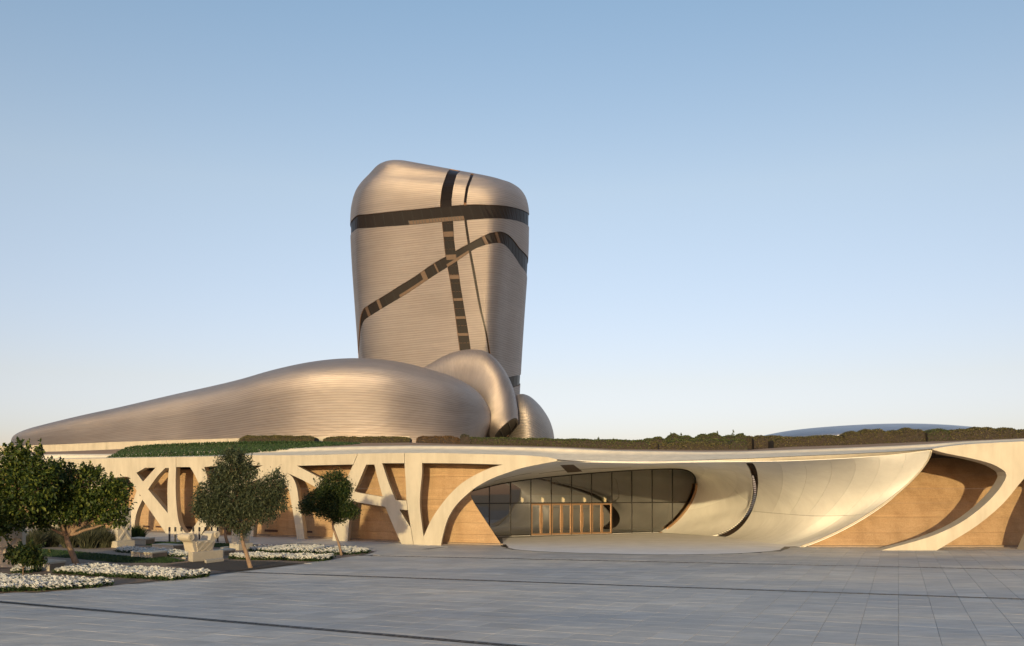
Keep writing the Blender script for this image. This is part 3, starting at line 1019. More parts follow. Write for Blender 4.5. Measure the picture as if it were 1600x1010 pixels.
# ------------------------------------------------------------------ entrance glazing
G0, G1 = np.array((-.294, 82.4)), np.array((14.84, 90.3))
GD = G1 - G0
GL = np.linalg.norm(GD)
GD = GD / GL
GN = np.array((GD[1], -GD[0]))           # towards the plaza
def gl_uz(x, y):
    """pixel -> (distance along the glass line, height)"""
    k = (x - 800) / F
    # G0 + u*GD = (k*D, D)
    u = (G0[0] - k * G0[1]) / (k * GD[1] - GD[0])
    D = G0[1] + u * GD[1]
    return (u, EYE + (HY - y) / F * D)
def gl_pt(u, z, n=0.0):
    p = G0 + GD * u + GN * n
    return Vector((p[0], p[1], z))
GOUT_PX = [(726, 774), (732, 768.5), (742, 765.5), (775, 757.2), (800, 752.6), (840, 747.2), (890, 742), (950, 737), (1020, 733), (1060, 732.6), (1078, 736.8), (1086.5, 747), (1086, 765), (1076, 788), (1059, 810), (1041, 826), (1030, 833), (785, 842), (726, 850)]
GOUT = [Vector(gl_uz(*p)) for p in smooth_poly(GOUT_PX, 4, corner=38)]
MULL_PX = [700, 732.5, 764.6, 797.6, 829.3, 861.2, 892.8, 924.1, 955.8, 987.1, 1019, 1050.7, 1092]
MU = [gl_uz(x, 780)[0] for x in MULL_PX]
ZT = 3.02

def clip(poly, u0, u1, z0, z1):
    def cut(P, axis, val, keep_less):
        out = []
        for i in range(len(P)):
            a, b = P[i - 1], P[i]
            ia = (a[axis] <= val) == keep_less or a[axis] == val
            ib = (b[axis] <= val) == keep_less or b[axis] == val
            if ia != ib:
                f = (val - a[axis]) / (b[axis] - a[axis])
                out.append(a.lerp(b, f))
            if ib: out.append(b)
        return out
    for ax, val, less in ((0, u0, False), (0, u1, True), (1, z0, False), (1, z1, True)):
        poly = cut(poly, ax, val, less)
        if len(poly) < 3: return []
    return poly
def pane(name, poly, mat, parent, n0=0.0, t=.03):
    k = len(poly)
    uc = sum(p[0] for p in poly) / k
    la, lb = random.uniform(-.012, .012), random.uniform(-.004, .004)      # panes are never hung dead true
    V = [gl_pt(p[0], p[1], n0 + t / 2 + la * (p[0] - uc) + lb * (p[1] - 2)) for p in poly] + [gl_pt(p[0], p[1], n0 - t / 2) for p in poly]
    # a slight lean of each pane breaks up the reflections
    Fc = [list(range(k)), list(range(2 * k - 1, k - 1, -1))]
    me = mesh(name, V[:k], Fc[:1])
    if me.polygons[0].normal.x * GN[0] + me.polygons[0].normal.y * GN[1] < 0: me.flip_normals()
    return obj(name, me, mat, parent)
def gbar(mb, u0, u1, z0, z1, n0, n1):
    mb.box8([gl_pt(u0, z0, n1), gl_pt(u1, z0, n1), gl_pt(u1, z0, n0), gl_pt(u0, z0, n0), gl_pt(u0, z1, n1), gl_pt(u1, z1, n1), gl_pt(u1, z1, n0), gl_pt(u0, z1, n0)])
ys_out = lambda u: [p for p in GOUT]
for i in range(len(MU) - 1):
    u0, u1 = MU[i] + .04, MU[i + 1] - .04
    top = clip(GOUT, u0, u1, ZT + .05, 99)
    if top: pane('glass_pane', top, M['glass'], PB)
    if 4 <= i <= 7: continue
    low = clip(GOUT, u0, u1, 0.02, ZT - .05)
    if low: pane('glass_pane', low, M['glass'], PB)
for i, u in enumerate(MU[1:-1]):
    z = [p.y for p in clip(GOUT, u - .02, u + .02, -.2, 99)]
    if not z: continue
    mb = MB(); gbar(mb, u - .04, u + .04, max(0, min(z)), max(z) - .01, -.12, .05)
    obj('mullion', mb.me('mullion'), M['darkmetal'], PB)
mb = MB(); gbar(mb, gl_uz(742, 787)[0], gl_uz(1076, 786)[0], ZT - .05, ZT + .05, -.1, .045)
obj('transom_bar', mb.me('transom_bar'), M['darkmetal'], PB)
for i in range(4, 8):                      # four pairs of doors
    u0, u1 = MU[i] + .045, MU[i + 1] - .045
    um = (u0 + u1) / 2
    for a, b, side in ((u0, um - .012, 1), (um + .012, u1, -1)):
        fr = MB()
        w = .095
        gbar(fr, a, a + w, .012, ZT - .06, -.06, .085)
        gbar(fr, b - w, b, .012, ZT - .06, -.06, .085)
        gbar(fr, a + w, b - w, ZT - .06 - .14, ZT - .06, -.06, .08)
        gbar(fr, a + w, b - w, .012, .17, -.06, .08)
        d = obj('door', fr.me('door'), M['bronze'], PB)
        pane('glass_pane', [Vector((a + w, .17)), Vector((b - w, .17)), Vector((b - w, ZT - .2)), Vector((a + w, ZT - .2))], M['glass'], d)
        h = MB()
        uh = (b - .06) if side > 0 else (a + .06)
        h.tube([gl_pt(uh, .7, .17), gl_pt(uh, 2.1, .17)], .03, 8)
        h.tube([gl_pt(uh, .85, .08), gl_pt(uh, .85, .17)], .02, 6)
        h.tube([gl_pt(uh, 1.95, .08), gl_pt(uh, 1.95, .17)], .02, 6)
        obj('handle', h.me('handle'), M['bronze'], d)
# rounded frame round the right end of the glass
fp = [(p.x, p.y) for p in GOUT]
k0 = min(range(len(GOUT)), key=lambda i: (GOUT[i] - Vector(gl_uz(840, 747.2))).length)
k1 = min(range(len(GOUT)), key=lambda i: (GOUT[i] - Vector(gl_uz(1030, 833))).length)
mb = MB(); mb.tube([gl_pt(p.x - .12 * (p.x > 14), p.y, .30) for p in GOUT[k0 + 26:k1 + 1]], .13, 8)
obj('glass_frame', mb.me('glass_frame', True), M['bronze'], PB)
mb = MB(); mb.tube([gl_pt(p.x * 1.0, p.y, -.06) for p in GOUT[4:k1 + 1]], .13, 8)
obj('glass_gasket', mb.me('glass_gasket', True), M['darkmetal'], PB)
# lobby behind the glass
mb = MB()
def slab8(u0, u1, n0, n1, z0, z1): gbar(mb, u0, u1, z0, z1, n0, n1)
slab8(MU[0] - 2, MU[-1] + 3, -9.2, -9.0, 0, 7.5)
slab8(MU[0] - 2.2, MU[0] - 2, -9.2, -.2, 0, 7.5)
slab8(MU[-1] + 3, MU[-1] + 3.2, -9.2, -.2, 0, 7.5)
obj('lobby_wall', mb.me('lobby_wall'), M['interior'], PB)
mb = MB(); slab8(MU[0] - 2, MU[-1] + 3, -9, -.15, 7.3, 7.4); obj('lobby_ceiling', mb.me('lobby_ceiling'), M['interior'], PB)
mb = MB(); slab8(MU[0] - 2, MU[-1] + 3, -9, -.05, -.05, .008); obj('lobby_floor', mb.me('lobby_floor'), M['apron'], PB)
mb = MB(); gbar(mb, MU[4] + .05, MU[8] - .05, ZT + .12, ZT + .75, -.9, -.82)
obj('lobby_transom_panel', mb.me('lobby_transom_panel'), mat_plain('pale_green_panel', (.30, .36, .32), .4, .05, 2), PB)
for x in (822, 854, 886.5, 920, 952):
    u, z = gl_uz(x, 782.5)
    mb = MB()
    for k in range(3): gbar(mb, u - .16 + .1 * k, u - .10 + .1 * k, z - .12 - .1 * (k % 2), z + .32 - .06 * k, -.72, -.66)
    obj('lamp', mb.me('lamp'), M['lampglow'], PB)

# parapet wall behind the roof lawn
V, Fc = [], []
PT = tab([(-200, 700), (0, 697), (45, 696.2), (97, 694.6), (167, 691.4), (250, 688.6), (372, 685), (490, 683.2), (640, 682)])
PBm = tab([(-200, 716), (0, 711), (97, 708), (250, 703), (372, 699), (640, 695)])
cuts = [-190, -95, 7, 86, 167, 260, 355, 450, 545, 640]
for a, b in zip(cuts[:-1], cuts[1:]):
    V, Fc = [], []
    xs = np.linspace(a + .15, b - .15, 6)
    for x in xs:
        p, q = onfac(x, float(PT(x)), 19.5), onfac(x, float(PBm(x)), 19.5)
        V += [(p.x, p.y, q.z - .6), (p.x, p.y, p.z), (p.x, p.y + .35, p.z), (p.x, p.y + .35, q.z - .6)]
    for i in range(5):
        for k in range(4): Fc.append([4 * i + k, 4 * i + 4 + k, 4 * i + 4 + (k + 1) % 4, 4 * i + (k + 1) % 4])
    Fc += [[0, 1, 2, 3], [20, 23, 22, 21]]
    obj('parapet_panel', recalc(mesh('parapet_panel', V, Fc)), M['concrete'], PB)

# ------------------------------------------------------------------ metal clad buildings
def ring_body(name, st, Dc, mat, nu=120, nv=140, n=2.5, along=True, label=None, cat='building', yaw=0):
    """body from stations across the picture: (photo x, top row, bottom row, half depth)"""
    st = np.array(st, float)
    T = np.linspace(0, len(st) - 1, nv)
    S = cr(st, T)
    a = np.linspace(0, 2 * math.pi, nu, endpoint=False)
    ca, sa = np.cos(a), np.sin(a)
    e = 2 / n
    cy, cz = np.sign(ca) * np.abs(ca) ** e, np.sign(sa) * np.abs(sa) ** e
    V = []
    x = (S[:, 0] - 800) / F * Dc
    zt, zb = EYE + (HY - S[:, 1]) / F * Dc, EYE + (HY - S[:, 2]) / F * Dc
    zc, h = (zt + zb) / 2, np.abs(zt - zb) / 2
    w = np.maximum(S[:, 3], .05)
    P = np.zeros((nv, nu, 3))
    P[:, :, 0] = x[:, None] + yaw * (w[:, None] * cy[None])
    P[:, :, 1] = Dc + w[:, None] * cy[None]
    P[:, :, 2] = zc[:, None] + h[:, None] * cz[None]
    verts = np.vstack([P.reshape(-1, 3), P[0].mean(0)[None], P[-1].mean(0)[None]])
    Fc = grid_faces(nu, nv, True)
    q = nu * nv
    for i in range(nu):
        Fc.append([(i + 1) % nu, i, q]); Fc.append([(nv - 1) * nu + i, (nv - 1) * nu + (i + 1) % nu, q + 1])
    me = recalc(mesh(name, verts, Fc, True))
    uv = me.uv_layers.new(name='UVMap')
    ring = P[nv // 2]
    arc = np.concatenate([[0], np.cumsum(np.linalg.norm(np.diff(np.vstack([ring, ring[:1]]), axis=0), axis=1))])
    arc /= arc[-1]
    for p in me.polygons:
        for li, vi in zip(p.loop_indices, p.vertices):
            if vi < q:
                j, i = divmod(vi, nu)
                i2 = i
                uv.data[li].uv = (j / nv, arc[i if not (i == 0 and max(k % nu for k in p.vertices if k < q) > nu / 2) else nu])
    c = verts[:q].mean(0)
    root = thing(name, label, cat, (float(x.mean()), Dc, 0))
    o = obj('metal_shell', me, mat, root)
    return root, P

LONG = [(19.5, 690.5, 694, .4), (24, 684.5, 702, 1.5), (35, 677, 712, 3.5), (60, 669, 722, 6), (100, 659.3, 730, 8), (150, 648, 735, 10), (200, 637.4, 740, 11.5), (250, 626, 742, 13), (300, 614.4, 745, 14.5), (350, 603.5, 745, 16), (400, 592, 745, 18), (450, 578, 745, 20), (500, 567.5, 745, 21.5), (545, 562, 745, 22), (585, 561.5, 745, 22), (630, 565.8, 745, 21.5), (670, 575, 742, 20), (705, 585.5, 737, 18), (730, 597, 725, 15.5), (748, 610, 704, 12), (759, 624, 682, 8.5), (765, 636, 668, 5), (767, 645, 657, 1.5), (767.3, 649, 652, .3)]
LONG = [(x, HY - (HY - y) * float(np.interp(x, [20, 450], [.995, .965])), b, w) for x, y, b, w in LONG]
ring_body('long_museum_hall', LONG, 168, M['long'], n=2.7, label='long bronze metal hall tapering to a point at the left of the tower')
RP = [(774, 668, 720, 2), (782, 648, 735, 6), (795, 628, 745, 10), (811, 617.3, 745, 12), (826, 620, 745, 12.5), (840, 631.5, 745, 11.5), (851, 645, 742, 9.5), (859, 659, 735, 7), (864, 674, 726, 4), (866, 688, 715, 2), (866.6, 697, 706, .4)]
ring_body('small_domed_hall', RP, 184, M['far'], n=2.15, label='small rounded metal building at the right foot of the tower')
FD = [(1160, 692, 700, 2), (1180, 684, 705, 12), (1230, 674, 710, 26), (1300, 668, 712, 34), (1370, 666, 712, 38), (1440, 667.5, 712, 34), (1500, 672, 710, 26), (1560, 682, 706, 12), (1585, 691, 700, 2)]
ring_body('low_domed_roof', FD, 290, M['dome'], n=2.0, label='low blue grey metal dome rising behind the hedges on the right')

# leaning arch shaped piece with a glazed end
OUT = [(640, 590), (672, 570.5), (702, 555), (735, 548), (763, 553), (786, 576), (801, 605), (808, 635), (809.5, 657)]
INN = [(650, 672), (680, 662), (702, 652), (722, 644), (737, 641), (748, 648), (750, 662), (756, 677), (773, 690)]
AD = [(196, 6), (192, 7), (188, 7.5), (184, 7.5), (180, 7.2), (176, 6.8), (173, 6.2), (170.5, 5.4), (169, 4.6)]
def arch_body():
    nv, nu = 110, 90
    T = np.linspace(0, len(OUT) - 1, nv)
    O, I, A = cr(OUT, T), cr(INN, T), cr(AD, T)
    a = np.linspace(0, 2 * math.pi, nu, endpoint=False)
    e = 2 / 2.5
    cu = np.sign(np.cos(a)) * np.abs(np.cos(a)) ** e
    cw = np.sign(np.sin(a)) * np.abs(np.sin(a)) ** e
    P = np.zeros((nv, nu, 3))
    for j in range(nv):
        D = A[j, 0]
        o, i = px(O[j, 0], O[j, 1], D), px(I[j, 0], I[j, 1], D)
        c, u = (o + i) / 2, (o - i) / 2
        k = max(0, (T[j] - 6.2) / (len(OUT) - 1 - 6.2))
        w = Vector((.10 * k * A[j, 1], A[j, 1], -.16 * k * A[j, 1]))
        for q in range(nu): P[j, q] = c + u * cu[q] + w * cw[q]
    q = nu * nv
    verts = np.vstack([P.reshape(-1, 3), P[0].mean(0)[None]])
    Fc = grid_faces(nu, nv, True) + [[(i + 1) % nu, i, q] for i in range(nu)]
    me = mesh('metal_shell', verts, Fc, True)
    # make the open end a closed rim first, so the normals come out right
    uv = me.uv_layers.new(name='UVMap')
    for p in me.polygons:
        for li, vi in zip(p.loop_indices, p.vertices):
            if vi < q:
                j, i = divmod(vi, nu)
                uv.data[li].uv = (i / nu, j / nv)
    recalc(me)
    root = thing('arched_metal_hall', 'leaning arch shaped metal building wedged between long hall and tower, with a dark glazed end', 'building', tuple(P[-1].mean(0)[:2]) + (0,))
    obj('metal_shell', me, M['arch'], root)
    end = P[-1]
    c = end.mean(0)
    inner = c + (end - c) * .86
    nrm = np.cross(end[20] - c, end[0] - c); nrm /= np.linalg.norm(nrm)
    if nrm[1] > 0: nrm = -nrm
    V = np.vstack([end, inner]); n_ = len(end)
    obj('end_rim', recalc(mesh('end_rim', V, [[i, (i + 1) % n_, n_ + (i + 1) % n_, n_ + i] for i in range(n_)])), M['darkmetal'], root)
    V = np.vstack([inner - nrm * .15, (c - nrm * .15)[None]])
    obj('end_glass', mesh('end_glass', V, [[i, (i + 1) % n_, n_] for i in range(n_)]), M['bandglass'], root)
    mb = MB()
    for k in (18, 27):
        mb.tube([inner[k] - nrm * .05, inner[-k] - nrm * .05], .12, 6)
    obj('end_mullion', mb.me('end_mullion'), M['darkmetal'], root)
arch_body()

# the tower: horizontal slices between a left and a right outline, rounded plan with one tighter corner
TL = [(627, 250.5), (614, 250.5), (602, 253), (590, 259.5), (577, 274), (566, 287), (557, 303), (551.6, 325), (550, 350), (551, 385), (553.5, 425), (558, 485), (563.5, 560), (568, 630), (572, 700), (574, 740)]
TR = [(755, 274.2), (772, 277.6), (786, 281.7), (799, 286.3), (812, 295), (820.5, 306.5), (825, 320), (827, 336), (826.6, 356), (825.8, 390), (823.6, 428), (819, 490), (815, 552), (811.5, 615), (808, 690), (806, 735)]
TD = [4, 8.5, 13, 17.5, 22, 26, 29, 31.8, 33.5, 34.5, 35, 35, 34.5, 34, 33.5, 33]
TDEP = 206.0
PLAN_TOP = np.array([(0, .44), (.05, .24), (.15, .13), (.45, .06), (.70, .02), (.85, .06), (.95, .22), (1.0, .47), (.95, .74), (.78, .92), (.5, .99), (.2, .90), (.05, .70)])
PLAN_LOW = np.array([(0, .44), (.03, .25), (.11, .16), (.42, .085), (.71, .02), (.825, .03), (.90, .19), (1.0, .50), (.965, .78), (.80, .93), (.5, .99), (.2, .92), (.05, .72)])
TNS = len(TL)
def closed_spline(P, a):
    n = len(P)
    t = (np.asarray(a) % 1.0) * n
    i = np.floor(t).astype(int) % n
    f = (t - np.floor(t))[..., None]
    p0, p1, p2, p3 = P[(i - 1) % n], P[i], P[(i + 1) % n], P[(i + 2) % n]
    return .5 * (2 * p1 + (p2 - p0) * f + (2 * p0 - 5 * p1 + 4 * p2 - p3) * f ** 2 + (3 * p1 - p0 - 3 * p2 + p3) * f ** 3)
def tower_pt(a, s):
    """a: position round the plan (0..1, the front runs from about 0 to 0.54), s: slice"""
    a, s = np.broadcast_arrays(np.asarray(a, float), np.asarray(s, float))
    L, Rr, d = cr(TL, s), cr(TR, s), cr(np.array(TD)[:, None], s)[..., 0]
    k = np.clip((s - 5) / 7.0, 0, 1); k = (k * k * (3 - 2 * k))[..., None]
    p = closed_spline(PLAN_TOP, a) * (1 - k) + closed_spline(PLAN_LOW, a) * k
    u, w = p[..., 0], p[..., 1]
    X = (L[..., 0] + u * (Rr[..., 0] - L[..., 0]) - 800) / F * TDEP
    Z = EYE + (HY - (L[..., 1] + u * (Rr[..., 1] - L[..., 1]))) / F * TDEP
    Y = TDEP + (w - .47) * d
    q = np.clip((9.0 - s) / 6.5, 0, 1)
    Z = Z - .30 * (TDEP - Y) * (q * q * (3 - 2 * q))      # the roof falls towards the front
    return np.stack([X, Y, Z], -1)
def tower_n(a, s):
    e = .004
    n = np.cross(tower_pt(a + e, s) - tower_pt(a - e, s), tower_pt(a, np.minimum(s + .05, TNS - 1)) - tower_pt(a, np.maximum(s - .05, 0)))
    n /= np.linalg.norm(n, axis=-1, keepdims=True)
    c = tower_pt(np.asarray(a), np.asarray(s)) - np.array([(690 - 800) / F * TDEP, TDEP, 0])
    sg = np.sign(n[..., 0] * c[..., 0] + n[..., 1] * c[..., 1])
    return n * sg[..., None]
# look-up table: which (a, s) is seen at a photo pixel
_A, _S = np.meshgrid(np.linspace(-.06, .62, 700), np.linspace(0, TNS - 1, 900))
_P = tower_pt(_A, _S)
_N = tower_n(_A, _S)
_vis = ((np.array([0, 0, EYE]) - _P) * _N).sum(-1) > 0
_QX, _QY = 800 + F * _P[..., 0] / _P[..., 1], HY - F * (_P[..., 2] - EYE) / _P[..., 1]
def tower_as(x, y):
    d = (_QX - x) ** 2 + (_QY - y) ** 2 + np.where(_vis, 0, 1e6)
    k = np.argmin(d)
    return _A.flat[k], _S.flat[k]

def band_grid(up, lo, n, m=5, ext=(0, 0)):
    U = cr(up, np.linspace(0, len(up) - 1, 60)); Lw = cr(lo, np.linspace(0, len(lo) - 1, 60))
    ua, la = np.array([tower_as(*p) for p in U]), np.array([tower_as(*p) for p in Lw])
    def smooth(q):
        for _ in range(3):
            q = np.vstack([q[:1], (q[:-2] + 2 * q[1:-1] + q[2:]) / 4, q[-1:]])
        return q
    ua, la = smooth(ua), smooth(la)
    def extend(q):
        e0 = (q[4] - q[14]) / abs(q[4][0] - q[14][0] + 1e-6)
        e1 = (q[-5] - q[-15]) / abs(q[-5][0] - q[-15][0] + 1e-6)
        out = q[(3 if ext[0] else 0):(-3 if ext[1] else None)]
        if ext[0] and abs(e0[1]) < 60: out = np.vstack([out[0] + e0 * ext[0], out])
        if ext[1] and abs(e1[1]) < 60: out = np.vstack([out, out[-1] + e1 * ext[1]])
        return out
        if ext[0]: out = np.vstack([q[0] + (q[0] - q[3]) / np.linalg.norm(q[0] - q[3] + 1e-9) * ext[0], out])
        if ext[1]: out = np.vstack([out, q[-1] + (q[-1] - q[-4]) / np.linalg.norm(q[-1] - q[-4] + 1e-9) * ext[1]])
        return out
    ua, la = extend(ua), extend(la)
    def res(q, t):
        d = np.concatenate([[0], np.cumsum(np.linalg.norm(np.diff(tower_pt(q[:, 0], q[:, 1]), axis=0), axis=1))])
        d /= d[-1]
        return np.stack([np.interp(t, d, q[:, 0]), np.interp(t, d, q[:, 1])], -1)
    t = np.linspace(0, 1, n)
    a, b = res(ua, t), res(la, t)
    w = np.linspace(0, 1, m)[None, :, None]
    return a[:, None] * (1 - w) + b[:, None] * w          # n x m x (a, s)

def band_cutter(g, n0=1.0, n1=-1.0):
    n, m = g.shape[:2]
    P, Nn = tower_pt(g[..., 0], g[..., 1]), tower_n(g[..., 0], g[..., 1])
    V = np.vstack([(P + Nn * n0).reshape(-1, 3), (P + Nn * n1).reshape(-1, 3)])
    k = n * m
    Fc = grid_faces(m, n) + [[k + i for i in f[::-1]] for f in grid_faces(m, n)]
    for i in range(m - 1): Fc += [[i + 1, i, k + i, k + i + 1], [(n - 1) * m + i, (n - 1) * m + i + 1, k + (n - 1) * m + i + 1, k + (n - 1) * m + i]]
    for j in range(n - 1): Fc += [[j * m, (j + 1) * m, k + (j + 1) * m, k + j * m], [(j + 1) * m + m - 1, j * m + m - 1, k + j * m + m - 1, k + (j + 1) * m + m - 1]]
    return recalc(mesh('cutter', V, Fc))

BANDS = {
 'h': dict(up=[(550.6, 337), (575, 334.8), (600, 332), (650, 327), (700, 322.3), (735, 319.6), (760, 320), (785, 321.5), (805, 325), (825.3, 331.5)],
           lo=[(550.6, 358), (575, 356.5), (600, 354.8), (650, 351), (700, 346.6), (735, 343.8), (760, 342), (785, 342), (805, 344.8), (826, 351.5)], ext=(.12, .12), panes=30),
 'd': dict(up=[(559, 490.5), (575, 477.5), (595, 465), (622, 448.5), (651, 430.5), (678, 411), (696, 401.5), (716, 389.5), (737, 378.5), (758, 367), (778, 362), (792, 365.6), (807.5, 380.5), (824, 408)],
           lo=[(560.6, 509), (575, 496.5), (592, 485.5), (622, 468), (651, 449.5), (678, 431), (698, 418.5), (716, 407), (733, 395), (750, 385.3), (778, 380), (791, 385), (807.5, 406), (822.8, 435)], ext=(.10, .10), panes=34),
 'v': dict(up=[(702, 263.5), (693.5, 282), (689, 304), (687.6, 325), (690, 344), (693, 374), (696, 400), (700.7, 426), (708, 472), (716, 530.6), (719, 552), (724, 590)],
           lo=[(717, 266), (710.5, 282), (707, 304), (705.6, 323), (708, 344), (709.5, 374), (713, 400), (717.6, 432.6), (724, 472), (731.5, 517.5), (735.5, 548), (741, 590)], ext=(0, 0), panes=30),
 't': dict(up=[(735.5, 271.5), (729.5, 287), (726.3, 302), (724.6, 321.5), (725.4, 344), (729, 370), (733, 397), (742, 446), (750, 488), (757, 514), (762, 544), (767, 575)],
           lo=[(740, 272.5), (734, 287), (730.8, 302), (728.6, 321.5), (729.2, 344), (733, 370), (736.8, 397), (746, 446), (753.3, 488), (759.6, 514), (764.8, 544), (770, 575)], ext=(0, 0), panes=26),
 'b': dict(up=[(775, 594), (785, 591.5), (797, 589), (812, 586.5)], lo=[(775, 611), (785, 609), (797, 606.5), (811, 603)], ext=(0, .06), panes=4),
}
def build_tower():
    root = thing('bronze_metal_tower', 'tall rounded bronze metal tower crossed by dark glass bands', 'tower', ((690 - 800) / F * TDEP, TDEP, 0))
    nu = 300
    sv = np.concatenate([np.linspace(0, 8, 150), np.linspace(8, TNS - 1, 170)[1:]])
    nv = len(sv)
    av = np.linspace(0, 1, nu, endpoint=False)
    A, S = np.meshgrid(av, sv)
    P = tower_pt(A, S)
    q = nu * nv
    top = tower_pt(np.array([.0, .25, .5, .75]), np.zeros(4)).mean(0) + np.array([0, 0, .02])
    verts = np.vstack([P.reshape(-1, 3), top[None], P[-1].mean(0)[None]])
    Fc = grid_faces(nu, nv, True)
    for i in range(nu):
        Fc.append([(i + 1) % nu, i, q]); Fc.append([(nv - 1) * nu + i, (nv - 1) * nu + (i + 1) % nu, q + 1])
    me = mesh('metal_shell', verts, Fc, True)
    uv = me.uv_layers.new(name='UVMap')
    zn = P[..., 2]
    for p in me.polygons:
        for li, vi in zip(p.loop_indices, p.vertices):
            if vi < q:
                j, i = divmod(vi, nu)
                # tubes run level, rising a little to the right
                x, z = P[j, i, 0], P[j, i, 2]
                uv.data[li].uv = (i / nu, (z - .06 * x) / 80.0)
    recalc(me)
    me.materials.append(M['tower']); me.materials.append(M['reveal'])
    o = bpy.data.objects.new('metal_shell', me)
    COL.objects.link(o)
    grids = {}
    cutters = []
    for k, b in BANDS.items():
        n_ = 90 if k in 'hd' else 70
        g = band_grid(np.array(b['up'], float), np.array(b['lo'], float), n_, 5, b['ext'])
        grids[k] = g
        dep = -.30
        cm = band_cutter(g, 1.2, dep)
        cm.materials.append(M['tower']); cm.materials.append(M['reveal'])
        cm.polygons.foreach_set('material_index', [1] * len(cm.polygons))
        c = bpy.data.objects.new('cutter', cm)
        COL.objects.link(c)
        md = o.modifiers.new(k, 'BOOLEAN')
        md.operation = 'DIFFERENCE'
        md.solver = 'EXACT'
        md.object = c
        cutters.append(c)
    dg = bpy.context.evaluated_depsgraph_get()
    nm = bpy.data.meshes.new_from_object(o.evaluated_get(dg))
    bpy.data.objects.remove(o)
    for c in cutters: bpy.data.objects.remove(c)
    bm = bmesh.new(); bm.from_mesh(nm)
    for f in bm.faces: f.smooth = True
    for e in bm.edges:
        if len(e.link_faces) == 2 and e.calc_face_angle(0) > R(35): e.smooth = False
    bm.to_mesh(nm); bm.free()
    nm.name = 'metal_shell'
    sh = obj('metal_shell', nm, None, root)
    # glazing in the bands: pane, mullion and copper fins, one by one
    def at(g, t, w, n0):
        n = g.shape[0]
        a = cr(g[:, :, :].reshape(n, -1), np.atleast_1d(t * (n - 1))).reshape(5, 2)
        a = cr(a, np.atleast_1d(w * 4.0))[0]
        p = tower_pt(a[0], a[1]); nn = tower_n(a[0], a[1])
        return p + nn * n0
    def patch(name, g, t0, t1, w0, w1, depth, mat, thick=.08, k=3, m=2):
        V = []
        for n0 in (depth, depth - thick):
            for t in np.linspace(t0, t1, k):
                for w in np.linspace(w0, w1, m): V.append(at(g, t, w, n0))
        q = k * m
        Fc = grid_faces(m, k) + [[q + i for i in f[::-1]] for f in grid_faces(m, k)]
        for i in range(k - 1): Fc += [[i * m, (i + 1) * m, q + (i + 1) * m, q + i * m], [(i + 1) * m + m - 1, i * m + m - 1, q + i * m + m - 1, q + (i + 1) * m + m - 1]]
        for i in range(m - 1): Fc += [[i + 1, i, q + i, q + i + 1], [(k - 1) * m + i, (k - 1) * m + i + 1, q + (k - 1) * m + i + 1, q + (k - 1) * m + i]]
        return obj(name, recalc(mesh(name, V, Fc)), mat, root)
    def t_of_x(g, x):
        ts = np.linspace(0, 1, 200)
        xs = np.array([800 + F * (lambda p: p[0] / p[1])(at(g, t, .5, 0)) for t in ts])
        return float(ts[np.argmin(np.abs(xs - x))])
    def t_of_y(g, y):
        ts = np.linspace(0, 1, 200)
        ys = np.array([HY - F * (lambda p: (p[2] - EYE) / p[1])(at(g, t, .5, 0)) for t in ts])
        return float(ts[np.argmin(np.abs(ys - y))])
    rnd = random.Random(3)
    for key in 'hdvtb':
        g, b = grids[key], BANDS[key]
        n = b['panes']
        dep = -.16 if key != 'v' else -.19
        fins = []
        if key == 'd': fins = [(t_of_x(g, a), t_of_x(g, c)) for a, c in ((572.5, 576), (591.5, 595.5), (660, 665.5), (679.5, 682.5), (756.5, 760), (776.5, 780.5))]
        spans = []
        if key == 'v': spans = [(t_of_y(g, a), t_of_y(g, c)) for a, c in ((361, 370), (398, 405), (430.5, 437), (466, 470.5), (494.5, 498.5), (521, 524.5))]
        for i in range(n):
            t0, t1 = i / n + .0005, (i + 1) / n - .0005
            tm = (t0 + t1) / 2
            if key == 'v' and t_of_y(g, 326) < tm < t_of_y(g, 341): continue     # the level band crosses here
            if key == 't' and (t_of_y(g, 321) < tm < t_of_y(g, 343)): continue
            if any(a - .5 / n < tm < c + .5 / n for a, c in fins): pass
            patch('glass_pane', g, t0, t1, .02, .98, dep, M['bandglass'])
            if key in 'hd' and i < n - 1:
                tt = (i + 1) / n
                patch('mullion', g, tt - .0014, tt + .0014, .03, .97, dep + .015, M['blackframe'], .03, 2)
        for a, c in fins: patch('copper_fin', g, a, c, .02, .98, -.06, M['copper'], .15, 2)
        for a, c in spans:
            patch('spandrel', g, a, c, .03, .97, -.08, M['copper'], .12, 2)
        if key == 'v':
            for w in (.34, .66):
                patch('mullion', g, t_of_y(g, 347), .99, w - .03, w + .03, dep + .03, M['blackframe'], .03, 40)
        if key == 'd':      # lower sill ledges that catch the sun
            for a, c in ((622, 660), (696, 730)):
                patch('sill_panel', g, t_of_x(g, a), t_of_x(g, c), .70, .97, -.09, M['copper'], .1, 6)
        if key == 'h':
            patch('sill_panel', g, t_of_x(g, 636), t_of_x(g, 722), .74, .97, -.10, M['copper'], .1, 8)
            for k in range(17):
                t = t_of_x(g, 638 + k * 5)
                patch('mullion', g, t - .0012, t + .0012, .72, .98, -.07, M['darkmetal'], .06, 2)
    return root
build_tower()

